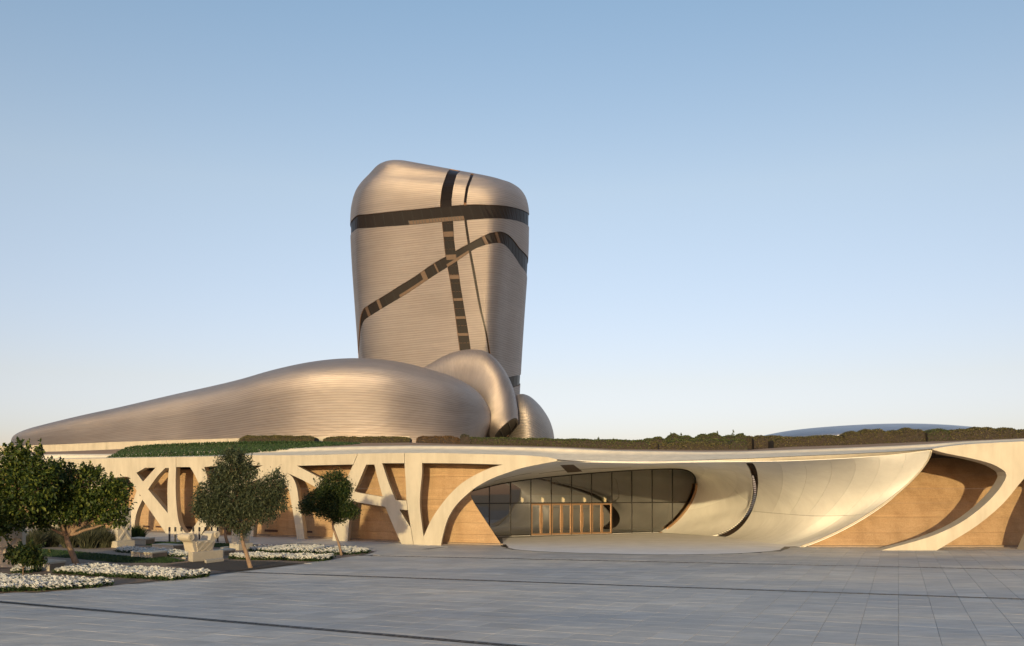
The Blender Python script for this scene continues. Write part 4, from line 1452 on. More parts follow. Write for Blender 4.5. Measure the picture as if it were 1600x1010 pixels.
# ------------------------------------------------------------------ leaves, trees, hedges
def leaf_mesh(name, C, dirs, L, W, nrm=None, mats=None):
    """diamond leaves folded along the middle: centre, long direction, length, width"""
    n = len(C)
    dirs = dirs / (np.linalg.norm(dirs, axis=1, keepdims=True) + 1e-9)
    r = rng.normal(size=(n, 3)) if nrm is None else nrm
    side = np.cross(dirs, r)
    side /= np.linalg.norm(side, axis=1, keepdims=True) + 1e-9
    up = np.cross(side, dirs)
    L, W = np.broadcast_to(L, n)[:, None], np.broadcast_to(W, n)[:, None]
    V = np.empty((n, 4, 3))
    V[:, 0] = C - dirs * L / 2
    V[:, 1] = C + side * W / 2 + up * W * .18
    V[:, 2] = C + dirs * L / 2
    V[:, 3] = C - side * W / 2 + up * W * .18
    FF = np.arange(n * 4).reshape(n, 4)
    return mesh(name, V.reshape(-1, 3), FF)

def crown_points(blobs, n, shell=.55):
    """points in a set of ellipsoids (x, y, z, rx, ry, rz), more of them near the skin, in twig clusters"""
    B = np.array(blobs, float)
    vol = B[:, 3] * B[:, 4] * B[:, 5]
    vol = vol ** .72
    out = []
    for b, v in zip(B, vol / vol.sum()):
        k = int(n * v / 9) + 1
        d = rng.normal(size=(k, 3)); d /= np.linalg.norm(d, axis=1, keepdims=True)
        r = rng.uniform(shell ** 3, 1, k) ** (1 / 3) * rng.uniform(.86, 1.08, k)
        c = b[:3] + d * r[:, None] * b[3:6]
        m = 9
        off = rng.normal(size=(k, m, 3)) * .16 * (b[3:6].mean() ** .5)
        p = (c[:, None] + off).reshape(-1, 3)
        dd = (np.repeat(d, m, 0) * .6 + rng.normal(size=(k * m, 3)) * .7 + np.array([0, 0, -.35]))
        out.append(np.hstack([p, dd]))
    o = np.vstack(out)
    return o[:, :3], o[:, 3:]

def limb(mb, a, b, r0, r1, wob=.08, n=6):
    a, b = Vector(a), Vector(b)
    L = (b - a).length
    pts = []
    for i in range(n + 1):
        f = i / n
        p = a.lerp(b, f)
        if 0 < i < n: p += Vector((random.uniform(-1, 1), random.uniform(-1, 1), random.uniform(-.5, .5))) * wob * L * .5
        pts.append(p)
    mb.tube(pts, [r0 + (r1 - r0) * i / n for i in range(n + 1)], 7)

def tree(name, label, base_px, trunk_px, blobs_px, nleaf, L, W, leafmat, group=None, r0=.14, D=None, cat='tree', depth_k=.85, sprigs=4, slen=.55):
    D = D or gd(base_px[1])
    base = px(base_px[0], base_px[1], D); base.z = 0
    root = thing(name, label, cat, base, group)
    s = D / F
    blobs = []
    for b in blobs_px:
        x, y, rx, ry = b[:4]
        dd = b[4] if len(b) > 4 else 0
        c = px(x, y, D + dd)
        blobs.append((c.x, c.y, c.z, rx * s, (rx + ry) / 2 * s * depth_k, ry * s))
    mb = MB()
    pts = [Vector((base.x, base.y, -.05))] + [px(x, y, D) for x, y in trunk_px]
    fork = pts[-1]
    sm = [Vector(v) for v in cr(np.array([tuple(p) for p in pts]), np.linspace(0, len(pts) - 1, 14))]
    mb.tube(sm, [r0 * (1.25 if i == 0 else 1) * (1 - .35 * i / 13) for i in range(14)], 9)
    for b in blobs:
        c = Vector(b[:3]); c.z -= b[5] * .1
        if c.z > fork.z + .35:
            limb(mb, fork, c, r0 * .55, r0 * .16)
            for _ in range(3):
                e = c + Vector((random.uniform(-1, 1) * b[3], random.uniform(-1, 1) * b[4], random.uniform(-.6, 1) * b[5])) * .75
                limb(mb, fork.lerp(c, random.uniform(.5, 1)), e, r0 * .2, r0 * .05, n=4)
    me = mb.me('trunk', True)
    obj('trunk', recalc(me), M['bark'], root)
    C, d = crown_points(blobs, nleaf)
    # shoots that stick out of the crown
    tw = MB()
    for b in blobs:
        for _ in range(sprigs):
            dv = rng.normal(size=3); dv[2] = abs(dv[2]) * .9 - .15; dv /= np.linalg.norm(dv)
            p0 = np.array(b[:3]) + dv * np.array(b[3:6]) * .85
            ax = dv * .7 + np.array([0, 0, .5]) + rng.normal(size=3) * .3; ax /= np.linalg.norm(ax)
            ln = slen * rng.uniform(.5, 1.3)
            k = int(10 + ln * 14)
            t = rng.uniform(.1, 1, k)[:, None]
            C = np.vstack([C, p0 + ax * ln * t + rng.normal(size=(k, 3)) * .07 * (1.2 - t)])
            d = np.vstack([d, rng.normal(size=(k, 3)) * .8 + ax * .7])
    Ls = L * rng.uniform(.6, 1.25, len(C))
    up = rng.normal(size=(len(C), 3)) * .6 + np.array([0, -.15, 1.0])
    obj('crown', leaf_mesh('crown', C, d, Ls, Ls * W / L, up), leafmat, root)
    return root

tree('broadleaf_tree', 'broad leaved green tree with a leaning forked trunk among white flowers at the left', (122, 888),
     [(114, 868), (106, 848), (104, 838)],
     [(105, 775, 38, 34), (140, 765, 42, 30), (172, 785, 30, 30), (150, 795, 34, 22), (75, 790, 30, 32, -.5), (188, 765, 16, 20), (95, 740, 26, 18), (140, 740, 18, 10), (185, 812, 16, 12), (92, 802, 32, 18, -.8), (60, 812, 24, 15, -.6), (125, 790, 30, 24)],
     15000, .21, .11, M['broadleaf'], r0=.18)
tree('broadleaf_tree', 'large dark broad leaved tree cut off by the left edge of the photo', (-22, 893),
     [(-22, 860), (-18, 830)],
     [(20, 760, 46, 42), (-25, 775, 50, 50), (40, 735, 32, 26), (18, 715, 26, 16), (60, 760, 26, 34, -.5), (28, 795, 30, 28, -.5), (-14, 808, 36, 26, -.4), (75, 735, 18, 18), (20, 818, 20, 14, -.5), (4, 832, 14, 12, -.4), (-60, 790, 40, 50), (62, 712, 7, 10), (22, 703, 7, 8), (40, 707, 5, 7)],
     16000, .22, .115, M['broadleaf'], r0=.2)
tree('grey_green_tree', 'grey green fine leaved tree with a pale slender trunk beside the mulch bed', (392, 888),
     [(386, 868), (380, 850), (377, 832)],
     [(364, 730, 26, 26), (365, 715, 14, 13), (344, 744, 17, 15), (390, 738, 11, 13), (330, 775, 26, 24), (362, 780, 36, 34), (400, 778, 32, 28), (428, 762, 20, 24), (436, 785, 13, 14), (340, 802, 26, 18), (375, 812, 22, 22), (408, 800, 26, 16), (322, 795, 20, 18), (378, 830, 10, 10)],
     27000, .19, .06, M['greyleaf'], r0=.125)
tree('slender_tree', 'thin trunked grey tree partly hidden behind the grey green tree', (356, 850),
     [(352, 836), (351, 822)],
     [(332, 800, 22, 20), (350, 795, 20, 22), (318, 790, 14, 16), (345, 812, 18, 12)],
     7000, .20, .06, M['greyleaf'], r0=.13)
tree('round_headed_tree', 'small dark tree with a bent trunk at the right end of the flower beds', (534, 868.5),
     [(530, 852), (524, 835), (520, 822), (521, 812)],
     [(522, 757, 22, 20), (520, 775, 24, 16), (497, 783, 22, 15), (480, 793, 13, 10), (532, 793, 22, 16), (548, 800, 14, 10), (512, 797, 22, 13), (528, 808, 14, 10), (540, 765, 10, 14), (503, 768, 12, 10)],
     19000, .15, .07, M['darkleaf'], r0=.09)
tree('small_bush', 'small round leafed bush on one thin stem at the front left flower bed', (36, 900), [(36, 888)],
     [(30, 868, 16, 11), (48, 872, 18, 12), (38, 862, 18, 8), (62, 877, 9, 8), (18, 873, 9, 8)], 1500, .2, .11, M['darkleaf'], r0=.03, cat='bush')

def grass_clump(name, label, bx, by, hpx, wpx, n, mat, group=None, cat='grass clump'):
    D = gd(by)
    s = D / F
    b = gp(bx, by)
    root = thing(name, label, cat, b, group)
    w, h = wpx * s / 2, hpx * s
    a = rng.uniform(0, 2 * math.pi, n); r = np.sqrt(rng.uniform(0, 1, n))
    ox, oy = np.cos(a) * r, np.sin(a) * r
    hh = h * rng.uniform(.5, 1.0, n) * (1 - .35 * r ** 2)
    lean = .55
    V = np.empty((n, 5, 3)); bw = .02
    base = np.stack([b.x + ox * w * .55, b.y + oy * w * .55, np.zeros(n)], -1)
    dx = np.stack([ox, oy, np.zeros(n)], -1) * (w * lean)
    jit = rng.normal(size=(n, 3)) * .1 * h; jit[:, 2] = 0
    side = rng.normal(size=(n, 3)); side[:, 2] = 0
    side /= np.linalg.norm(side, axis=1, keepdims=True)
    mid = base + dx * .35 + jit * .4; mid[:, 2] = hh * .62
    tip = base + dx + jit; tip[:, 2] = hh
    V[:, 0] = base - side * bw; V[:, 1] = base + side * bw
    V[:, 2] = mid + side * bw * .8; V[:, 3] = mid - side * bw * .8; V[:, 4] = tip
    Fc = []
    for k in range(n):
        q = 5 * k
        Fc += [[q, q + 1, q + 2, q + 3], [q + 3, q + 2, q + 4]]
    obj('blades', mesh('blades', V.reshape(-1, 3), Fc), mat, root)
for i, (x, y, h, w) in enumerate(((52, 857, 34, 40), (80, 855, 30, 34), (110, 856, 34, 38), (138, 857, 38, 40), (163, 856, 36, 34), (124, 852, 42, 44), (66, 851, 40, 44), (95, 850, 38, 40), (152, 851, 44, 40))):
    grass_clump('grass_clump', ('leftmost', 'third from left', 'fifth from left', 'seventh from left', 'rightmost', 'middle tall', 'second from left', 'fourth from left', 'second from right')[i] + ' wispy grey green grass clump in the row behind the leaning tree', x, y, h, w, 900, M['wispy'], group='ornamental grasses behind the leaning tree')
grass_clump('grass_clump', 'dark green spiky grass clump right of the pillar with the carved cross', 215, 845, 30, 30, 900, M['flowerleaf'])

def hedge(label, x0, x1, t0, t1, b0, b1, off, mat, dens=1.0, depth=2.4, cat='hedge', bumps=.06, name='hedge'):
    """clipped hedge on the roof: a rounded dark core covered with leaves"""
    n = max(8, int((x1 - x0) / 5))
    xs = np.linspace(x0, x1, n)
    P0 = onfac((x0 + x1) / 2, (b0 + b1) / 2, off)
    root = thing(name, label, cat, P0)
    rows, C, Dd = [], [], []
    prof = [(-1, -.15), (-1.0, .35), (-.93, .78), (-.7, .97), (-.2, 1.02), (.4, 1.0), (.8, .9), (1, .5), (1, -.15)]
    V, sec = [], []
    ph = random.uniform(0, 9)
    for i, x in enumerate(xs):
        f = i / (n - 1)
        yt = t0 + (t1 - t0) * f; yb = b0 + (b1 - b0) * f
        endr = min(1, .74 + .26 * min(f, 1 - f) * n / 1.6)
        tp, bp = onfac(x, yt, off), onfac(x, yb, off)
        hgt = (tp.z - bp.z) * endr * (1 + bumps * (math.sin(x * .11 + ph) * .5 + math.sin(x * .29 + 2 * ph) * .4))
        sec.append((bp, hgt, endr))
        for u, w in prof:
            V.append((bp.x, bp.y + depth / 2 + u * depth / 2 * (.6 + .4 * endr), bp.z + w * hgt))
    m = len(prof)
    Fc = grid_faces(m, n) + [list(range(m))[::-1], [(n - 1) * m + k for k in range(m)]]
    core = mesh('core', [tuple(Vector(v)) for v in V], Fc)
    obj('core', recalc(core), M['mulch'], root)
    # leaves over the skin
    area = sum((sec[i + 1][0] - sec[i][0]).length * (sec[i][1] * 1.3 + depth) for i in range(n - 1))
    k = int(min(11000, area * 170 * dens))
    ti = rng.uniform(0, n - 1.001, k); ii = ti.astype(int); ff = ti - ii
    pt = cr(np.array(prof), rng.uniform(.3, m - 2.2, k))
    B = np.array([[s[0].x, s[0].y, s[0].z, s[1], s[2]] for s in sec])
    b = B[ii] * (1 - ff[:, None]) + B[np.minimum(ii + 1, n - 1)] * ff[:, None]
    C = np.stack([b[:, 0], b[:, 1] + depth / 2 + pt[:, 0] * depth / 2 * (.6 + .4 * b[:, 4]), b[:, 2] + pt[:, 1] * b[:, 3]], -1)
    C += rng.normal(size=C.shape) * .022
    nd = np.stack([rng.normal(size=k) * .4, pt[:, 0] * .8, pt[:, 1] - .3], -1)
    d = nd * .5 + rng.normal(size=(k, 3)) * 1.0
    Ls = rng.uniform(.08, .16, k)
    obj('leaves', leaf_mesh('leaves', C, d, Ls, Ls * .6), mat, root)
    return root
H = M['hedgeleaf']; HR = M['hedgered']; HG = M['hedgegreen']
hedge('dry brown green clipped hedge on the roof lawn, leftmost in the row', 372, 490, 680.5, 681, 700, 696, 15, H, depth=3)
hedge('long low clipped hedge second from left above the struts', 504, 640, 682.5, 682.5, 696, 694.5, 16, H)
hedge('short reddish clipped hedge block below the end of the long metal hall', 650, 719, 681, 682.5, 695.5, 697, 14, HR)
hedge('very long straight olive hedge running along the roof above the entrance', 724, 1016, 683.2, 688, 696, 704, 13, HG, depth=2)
hedge('pale leafy sprig of bush at the left end of the long olive hedge', 719, 735, 678, 680, 697, 697, 12.6, M['wispy'], .7, 1.2, cat='bush', name='bush')
hedge('tall shaggy green hedge at the back of the roof cluster', 1040, 1168, 681.5, 678.5, 700, 700, 20, HG, bumps=.25)
hedge('low wavy green hedge in the middle of the roof cluster', 1005, 1085, 686, 683, 702, 701, 18, HG, bumps=.25)
hedge('flat topped dark green hedge in the middle of the roof cluster', 1048, 1146, 687, 685.5, 703, 703, 16, HG)
hedge('small brownish rounded bush at the front left of the roof cluster', 1006, 1033, 690, 690.5, 703.5, 704, 13.5, H, cat='bush', name='bush')
hedge('low brown wavy bush at the front of the roof cluster', 1031, 1144, 692, 693, 705, 706.5, 12.5, H, bumps=.25)
hedge('square dark green clipped block at the right end of the roof cluster', 1141, 1168, 686, 685.5, 706, 706, 12.5, HG, bumps=.04)
hedge('brownish bush right behind the square green block', 1160, 1184, 681.5, 681.5, 699, 699, 22, H, cat='bush', name='bush')
hedge('rounded brown bush between the roof cluster and the long right hedges', 1179, 1231, 680, 681, 699, 698, 21, H, cat='bush', name='bush')
hedge('long brown hedge with a sloping left end right of the rounded bush', 1210, 1322, 684, 679.5, 700, 697, 19, H)
hedge('tall dense brown hedge in front of the low metal dome', 1321, 1452, 673.5, 671, 695.5, 692.5, 19, H, bumps=.18)
hedge('small dark green bush between the two tall brown hedges on the right', 1451, 1487, 670.5, 670, 691.5, 690.5, 18.5, HG, cat='bush', name='bush')
hedge('broad brown hedge with a domed top near the right edge', 1486, 1592, 670.5, 667.5, 690.5, 687.5, 18.5, H, bumps=.15)
hedge('low brown hedge running out of the frame at the right', 1590, 1700, 671, 669, 688, 686, 20, H)
for x, y, h, lb in ((1050.5, 681, 5.5, 'small dry shoot rising above the left of the green cluster'), (1067, 681, 5.5, 'short dark shoot above the green cluster, beside the dry one'), (1124, 679, 6, 'leafy shoot above the back hedge of the cluster'), (1149, 679, 8, 'tallest pointed seedling above the back hedge'), (936.5, 687, 5, 'lone seedling standing up from the long olive hedge')):
    p = onfac(x, y, 20 if x > 1000 else 14)
    root = thing('seedling', lb, 'seedling', p)
    k = 60
    t = rng.uniform(0, 1, k)
    hh = h / F * p.y
    C = np.stack([p.x + rng.normal(size=k) * .10 * (1.1 - t), p.y + .8 + rng.normal(size=k) * .1 * (1.1 - t), p.z - .3 + t * (hh + .3)], -1)
    obj('leaves', leaf_mesh('leaves', C, rng.normal(size=(k, 3)) + np.array([0, 0, 1.0]), .16, .07), HG, root)

# roof lawn: grass mound on the left part of the roof
RL = [(166, 715.8), (180, 709), (188, 704.5), (198, 700), (215, 697.3), (245, 695.2), (300, 693), (372, 691), (450, 690.5), (565, 692.6), (556, 694.8), (500, 698.5), (450, 702), (400, 707), (362, 711.2), (300, 713.4), (230, 714.6)]
def roof_lawn():
    pts = smooth_poly(RL, 3, corner=50)
    n = 26000
    xs, ys = rng.uniform(165, 566, n), rng.uniform(689, 716, n)
    ok = inpoly(pts, xs, ys)
    xs, ys = xs[ok], ys[ok]
    offs = np.linspace(0, 13, 80)
    C = []
    # a mound: lies on the roof surface found from the row tables, slightly raised
    Fx = {}
    for x, y in zip(xs, ys):
        k = int(x) // 6
        if k not in Fx:
            xx = k * 6 + 3
            yr = np.array([float(cr(np.array([[f(xx)] for _, f in ROWS]), np.array([np.interp(o_, RO, [0, 1, 2, 3])]))[0, 0]) for o_ in offs])
            Fx[k] = yr
        yr = Fx[k]
        q = np.argmin(np.abs(yr - y)) if y > yr.min() else len(offs) - 1
        o_ = min(offs[q], 12) + rng.uniform(-.3, .3)
        p = onfac(x, y, max(.3, o_))
        C.append((p.x, p.y, p.z + .02))
    C = np.array(C)
    k = len(C)
    d = rng.normal(size=(k, 3)) * .5 + np.array([0, 0, 1.0])
    o = obj('roof_lawn', leaf_mesh('roof_lawn', C, d, rng.uniform(.22, .40, k), .10), M['lawn'], kind='stuff', label='strip of green grass growing on the roof edge at the left', cat='grass')
    # the turf itself
    V = []
    return o
roof_lawn()

# ground lawns
def lawn_blades(polypx, n, label):
    pts = polypx
    xs0, xs1 = min(p[0] for p in pts), max(p[0] for p in pts)
    ys0, ys1 = min(p[1] for p in pts), max(p[1] for p in pts)
    xs, ys = rng.uniform(xs0, xs1, n * 3), rng.uniform(ys0, ys1, n * 3)
    ok = inpoly(pts, xs, ys)
    xs, ys = xs[ok][:n], ys[ok][:n]
    D = F * EYE / (ys - HY)
    C = np.stack([(xs - 800) / F * D, D, np.full(len(xs), .05)], -1)
    d = rng.normal(size=(len(xs), 3)) * .5 + np.array([0, 0, 1.0])
    obj('lawn_grass', leaf_mesh('lawn_grass', C, d, rng.uniform(.06, .13, len(xs)), .04), M['lawn'], kind='stuff', label=label, cat='grass')
lawn_blades(LAWN_PX, 9000, 'dark green lawn strip between the benches and the white flowers')
lawn_blades(LAWN2_PX, 5000, 'narrow lawn strip beside the row of bollards')

# white flower beds
def flowers(label, poly, n, h=.26):
    pts = poly
    xs0, xs1 = min(p[0] for p in pts), max(p[0] for p in pts)
    ys0, ys1 = min(p[1] for p in pts), max(p[1] for p in pts)
    gpts = [gp(*p) for p in pts]
    gx = [p.x for p in gpts]; gy = [p.y for p in gpts]
    X, Y = rng.uniform(min(gx), max(gx), n * 12), rng.uniform(min(gy), max(gy), n * 12)
    ok = inpoly([(p.x, p.y) for p in gpts], X, Y)
    n = int(n * 1.15)
    X, Y = X[ok][:n], Y[ok][:n]
    n = len(X)
    Z = h * rng.uniform(.55, 1.15, n) + .05 * np.sin(X * 3.1) * np.sin(Y * 2.3)
    # each head: five petals round a centre
    m = 5
    a = rng.uniform(0, 6.28, n)[:, None] + np.arange(m)[None] * 2 * math.pi / m
    r = rng.uniform(.028, .045, n)[:, None]
    tl = rng.normal(size=(n, 2)) * .35 + np.array([0, -.5])
    ox, oy = np.cos(a) * r, np.sin(a) * r
    P = np.stack([X[:, None] + ox, Y[:, None] + oy, Z[:, None] + ox * tl[:, :1] - oy * tl[:, 1:] * -1 * 1.0], -1)
    C = P.reshape(-1, 3)
    d = np.stack([np.cos(a), np.sin(a), np.cos(a) * tl[:, :1] + np.sin(a) * tl[:, 1:]], -1).reshape(-1, 3)
    nn = np.repeat(np.stack([-tl[:, 0], -tl[:, 1], np.ones(n)], -1), m, 0)
    me = leaf_mesh('white_flowers', C, d, .088, .072, nn)
    me.materials.append(M['petal']); me.materials.append(M['flowerleaf'])
    k = int(n * 3.2)
    q = rng.integers(0, n, k)
    LC = np.stack([X[q] + rng.normal(size=k) * .07, Y[q] + rng.normal(size=k) * .07, Z[q] * rng.uniform(.1, .92, k)], -1)
    lm = leaf_mesh('bed_leaves', LC, rng.normal(size=(k, 3)) + np.array([0, 0, .5]), .14, .075)
    bm = bmesh.new(); bm.from_mesh(me)
    nf = len(bm.faces)
    bm.from_mesh(lm)
    bm.faces.ensure_lookup_table()
    for f in bm.faces[nf:]: f.material_index = 1
    bm.to_mesh(me); bm.free()
    obj('white_flowers', me, None, kind='stuff', label=label, cat='flowers')
flowers('bed of white flowers nearest the camera at the left edge', [(-260, 908), (-40, 906.5), (0, 906), (60, 908), (120, 911), (170, 914), (178, 916), (150, 919), (110, 922), (60, 924.8), (0, 926.3), (-100, 930), (-260, 933)], 4800)
flowers('long bed of white flowers round the foot of the leaning tree', [(84, 897), (105, 893), (130, 890), (160, 889.6), (219, 893.5), (281, 898), (322, 900), (328, 901.5), (300, 904.5), (266, 908), (230, 906), (187.5, 903.5), (125, 900)], 3300)
flowers('bed of white flowers between the pillar and the stone benches', [(180, 862), (195, 860.5), (237, 862), (262, 865), (297, 868), (297, 873), (262, 870.5), (225, 867), (185, 864)], 1100)
flowers('far bed of white flowers running behind the slender round headed tree', [(388, 861), (400, 858.5), (450, 857.5), (520, 858.5), (560, 861), (578, 864.5), (560, 867), (530, 868), (450, 865), (395, 863.5)], 2000)
flowers('narrow bed of white flowers beside the mulch, nearest the plaza paving', [(357, 874), (375, 870.5), (420, 871), (480, 872.8), (522, 873), (515, 876), (490, 878.2), (430, 876), (385, 875.8)], 1700)
flowers('small patch of white flowers behind the round bush', [(14, 896), (30, 892), (60, 891), (66, 894), (40, 897)], 160)

# ------------------------------------------------------------------ garden stone furniture
def quad3(C, L, Rr):
    c, l, r = gp(*C), gp(*L), gp(*Rr)
    return [c, r, r + l - c, l]
def hgt(y_base, y_top): return (y_base - y_top) / F * gd(y_base)

def bench(label, C, L, Rr, ytop, end_shade=True):
    f = quad3(C, L, Rr)
    h = hgt(C[1], ytop)
    root = thing('stone_bench', label, 'bench', f[0])
    a = [f[0].lerp(f[1], .04), f[1].lerp(f[0], .04), f[2].lerp(f[3], .04), f[3].lerp(f[2], .04)]
    obj('bench_body', prism('bench_body', a, 0, h * .82, bev=.015), M['stone'], root)
    obj('seat_slab', prism('seat_slab', f, h * .82, h, bev=.02), M['stone'], root)
    e = [f[0].lerp(f[1], .06) , f[1].lerp(f[0], .06)]
    n = (f[0] - f[3]).normalized() * .03
    V = [(e[0] - n * 0).to_tuple(), (e[1]).to_tuple()]
    pts = [e[0] + n * .4, e[1] + n * .4, e[1] - n * 2, e[0] - n * 2]
    obj('end_shade_panel', prism('end_shade_panel', pts, .04, h * .78, bev=.006), M['shadestone'], root)  # shade of the right-hand end, put into the panel colour
bench('low stone bench with a shade darkened end standing on the lawn strip', (237, 873.5), (203.5, 871.5), (262.5, 870.5), 863.5)
bench('stone bench behind the white flowers, left of the carved settee', (270, 860.5), (237, 858.8), (287.5, 858.8), 852)
bench('stone bench directly beside the pillar with the carved cross', (227, 852), (200, 850.6), (242.5, 849.8), 842)
bench('stone bench with a shade darkened face behind the carved settee', (349, 870), (336, 868.5), (368.5, 867.5), 859.8)
bench('stone bench at the left edge beside the small round bush', (76, 893.5), (41, 890), (103.5, 889.5), 879)

def bar_on(mb, p0, p1, q0, q1, n, t):
    """thin raised bar between two edges on a face: p0,p1 one end, q0,q1 other end, pushed out along n"""
    mb.box8([p0, p1, q1, q0, p0 + n * t, p1 + n * t, q1 + n * t, q0 + n * t])
def cross_pillar(label, C, L, Rr, ypl, sC, sL, sR, ytop):
    f = quad3(C, L, Rr)
    hp = hgt(C[1], ypl)
    root = thing('stone_pillar', label, 'pillar', f[0])
    obj('plinth', prism('plinth', f, 0, hp, bev=.02), M['stone'], root)
    s = quad3(sC, sL, sR)
    ht = hgt(sC[1], ytop)
    obj('shaft', prism('shaft', s, hp, ht, taper=.06, bev=.02), M['stone'], root)
    # raised border and X on the right-hand face
    c, r = s[0], s[1]
    u = (r - c); W = u.length; u = u.normalized()
    nrm = Vector((u.y, -u.x, 0))
    if nrm.y > 0: nrm = -nrm
    k = 0
    z0 = hp + .12
    while z0 + W * .95 < ht - .05:
        z1 = z0 + W * .9
        a = c + u * (W * .12) - nrm * .02; b = c + u * (W * .88) - nrm * .02
        for (p, q) in (((a, z0), (b, z1)), ((a, z1), (b, z0))):
            mb = MB()
            P, Q = Vector((p[0].x, p[0].y, p[1])), Vector((q[0].x, q[0].y, q[1]))
            d = (Q - P).normalized(); sd = d.cross(nrm).normalized() * .075
            mb.box8([P - sd, P + sd, Q + sd, Q - sd, P - sd + nrm * .075, P + sd + nrm * .075, Q + sd + nrm * .075, Q - sd + nrm * .075] if p[1] < q[1] else
                    [P - sd, P + sd, Q + sd, Q - sd, P - sd + nrm * .072, P + sd + nrm * .072, Q + sd + nrm * .072, Q - sd + nrm * .072])
            obj('carved_bar', recalc(mb.me('carved_bar')), M['stone'], root)
        z0 = z1 + .14
        k += 1
cross_pillar('pale stone pillar carved with crosses, right of the broad leaved tree', (183, 857), (170, 855.5), (210.5, 855), 846.5, (184, 856), (174.5, 855), (205.5, 854.5), 794)
cross_pillar('pale stone pillar standing behind the trunk of the grey green tree', (373, 860.5), (358.5, 859), (395, 858.5), 850, (372.5, 859.5), (361.5, 858.5), (390, 858), 806)

# stele at the left edge
f = quad3((37, 888), (-30, 886), (46, 884.5))
root = thing('carved_stele', 'broad shaded stone stele with a scroll relief under the tree at the left edge', 'stele', f[0])
obj('plinth', prism('plinth', f, 0, hgt(888, 868), bev=.03), M['stone'], root)
s_ = quad3((35, 886.5), (-28, 884.8), (41, 884))
obj('shaft', prism('shaft', s_, hgt(888, 868), hgt(887, 818), taper=.03, bev=.03), M['stone'], root)
D_ = s_[0].y - .08
mb = MB()
mb.tube([px(x, y, D_ + (35 - x) * .002) for x, y in ((-20, 856), (-5, 857), (8, 854), (16, 849), (20, 843), (25, 840), (31, 841), (34, 845))], .07, 8)
obj('scroll_relief', mb.me('scroll_relief', True), M['stone'], root)

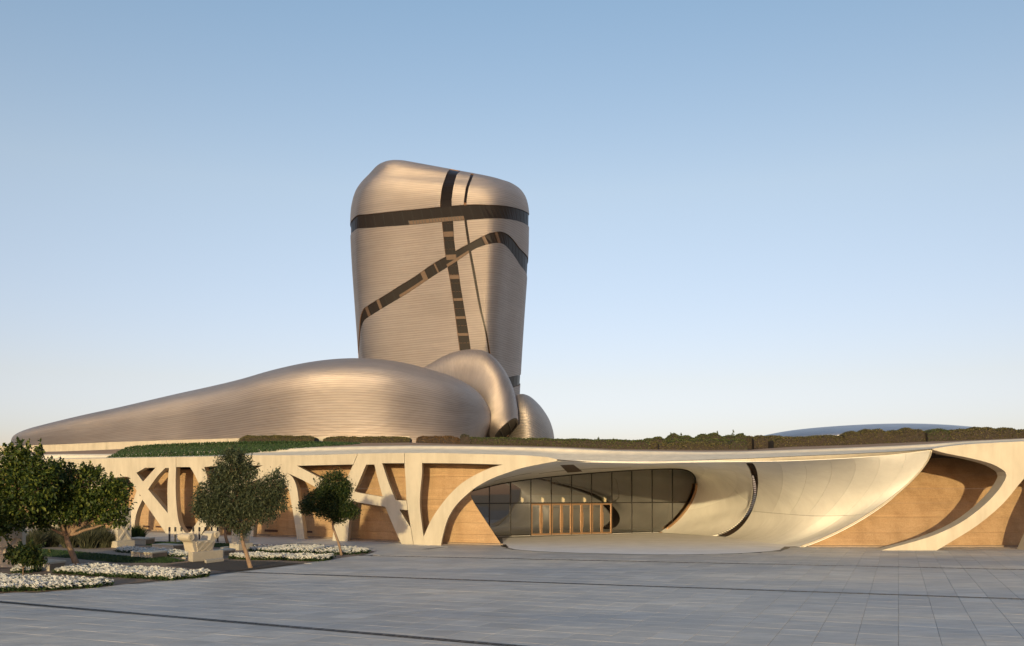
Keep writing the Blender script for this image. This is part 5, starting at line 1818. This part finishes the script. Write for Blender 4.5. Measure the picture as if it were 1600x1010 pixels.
# carved settee on its block
def settee():
    f = quad3((301, 879), (294, 877), (349, 874))
    base = f[0]
    hb = hgt(879, 863.5)
    root = thing('carved_settee', 'carved stone settee with rolled scroll arms on a pale block', 'settee', base)
    obj('base_block', prism('base_block', f, 0, hb, bev=.05), M['stone'], root)
    u = (f[1] - f[0]); Lw = u.length; u = u.normalized()
    b = Vector((-u.y, u.x, 0))
    if b.y < 0: b = -b
    b = (f[3] - f[0]).normalized() * .5 + b * .9
    b.normalize()
    # side profile along u (0..1 of the block), z in metres above the block
    k = F / gd(878)
    def pt(x, y, d): return base + u * ((x - 301) / 48.0 * Lw) + b * d + Vector((0, 0, hb + (863.0 - y) / k))
    prof = smooth_poly([(307, 863), (335, 863), (337.5, 853), (339, 846), (345, 841), (345, 834), (339, 833.5), (334, 836), (332.5, 841), (331, 846), (313, 846), (311.5, 841), (310, 836), (304, 834), (298, 836), (298, 844), (303, 847.5), (305, 855)], 3, corner=70)
    d0, d1 = .18, 1.05
    n = len(prof)
    V = [pt(p[0], p[1], d0) for p in prof] + [pt(p[0], p[1], d1) for p in prof]
    me = mesh('seat_body', V, [list(range(n)), list(range(2 * n - 1, n - 1, -1))] + [[i, n + i, n + (i + 1) % n, (i + 1) % n] for i in range(n)])
    bm = bmesh.new(); bm.from_mesh(me); bmesh.ops.triangulate(bm, faces=bm.faces); bm.to_mesh(me); bm.free()
    obj('seat_body', recalc(me, sharp=50), M['stone'], root)
    for x, y, r in ((300.5, 839.5, 5.6), (340.5, 837.6, 5.2)):
        mb = MB(); mb.tube([pt(x, y, d0 - .10), pt(x, y, d1 + .05)], r / k, 18)
        sc = obj('scroll_arm', recalc(mb.me('scroll_arm'), sharp=50), M['stone'], root)
        mb = MB()
        sp = [pt(x + math.cos(t) * r * .82 * (1 - t / 15), y + math.sin(t) * r * .82 * (1 - t / 15), d0 - .115) for t in np.linspace(0, 12.5, 50)]
        mb.tube(sp, .018, 5)
        obj('spiral', mb.me('spiral'), M['stone'], sc)
    # rippled carving on the front
    for i in range(9):
        mb = MB()
        pp = []
        for j in range(13):
            t = j / 12
            x0, x1 = 309 + i * .25, 334.5 - i * .1
            x = x0 + (x1 - x0) * t
            y = 849 + i * 1.5 + 1.3 * math.sin(t * math.pi * 5 + i)
            pp.append(pt(x, y, d0 - .015))
        mb.tube(pp, .034, 5)
        obj('ripple_carving', mb.me('ripple_carving'), M['stone'], root)
    g = quad3((322.5, 881), (319.5, 879.6), (350, 877.6))
    st = thing('stone_step', 'small pale stone step lying on the mulch before the settee', 'step', g[0])
    obj('step_slab', prism('step_slab', g, 0, hgt(880, 875.2), bev=.02), M['stone'], st)
settee()
for lb, C, L, Rr in (('flat pale stone marker on the ground left of the crossed pillar', (164, 855), (160, 854), (172, 854)), ('flat pale stone marker on the ground behind the settee', (349, 858.5), (344, 857.5), (360, 857)), ('flat pale stone marker left of the settee block', (290, 874.5), (284, 873.5), (295, 873.3))):
    g = quad3(C, L, Rr)
    st = thing('stone_marker', lb, 'stone marker', g[0])
    obj('marker_slab', prism('marker_slab', g, 0, .11, bev=.015), M['stone'], st)

# bollards
def make_bollard():
    root = thing('bollard', 'dark bollard light with a pale lens, one in the row in front of the struts', 'bollard', (0, 0, 0), 'bollard lights in front of the struts')
    def cyl(name, r, z0, z1, mat, bev=0):
        mb = MB(); mb.tube([(0, 0, z0), (0, 0, z1)], r, 14)
        return obj(name, recalc(mb.me(name), sharp=50), mat, root)
    cyl('base_plate', .11, 0, .025, M['bollard'])
    cyl('post', .075, .025, .62, M['bollard'])
    cyl('lens', .07, .62, .85, M['lens'])
    cyl('cap', .08, .85, 1.2, M['bollard'])
    return root
proto = make_bollard()
for i, (x, lb) in enumerate(((264.8, 'leftmost dark bollard light of the row'), (273.9, 'second bollard light from the left in the row'), (283.5, 'third bollard light from the left, just left of the settee scroll'),
                             (302, 'bollard light directly behind the left scroll of the settee'), (311.5, 'bollard light behind the settee, next to the left scroll'), (321, 'bollard light behind the middle of the settee'), (330.6, 'bollard light just left of the right settee scroll'), (340, 'bollard light behind the right settee scroll'))):
    if i == 0: o = proto
    else:
        o = proto.copy(); COL.objects.link(o)
        for ch in list(proto.children):
            c = ch.copy(); COL.objects.link(c); c.parent = o
    o.location = gp(x, 847)
    o['label'] = lb

# unseen tree added beyond the frame to shade stele and first bed
tree('broadleaf_tree', 'unseen broad leaved green tree added left of the stele to shade it', (-330, 934), [(-326, 900), (-322, 860)],
     [(-330, 800, 70, 50), (-380, 820, 60, 50), (-280, 815, 60, 46), (-320, 765, 46, 40)], 5000, .3, .16, M['broadleaf'], r0=.2)
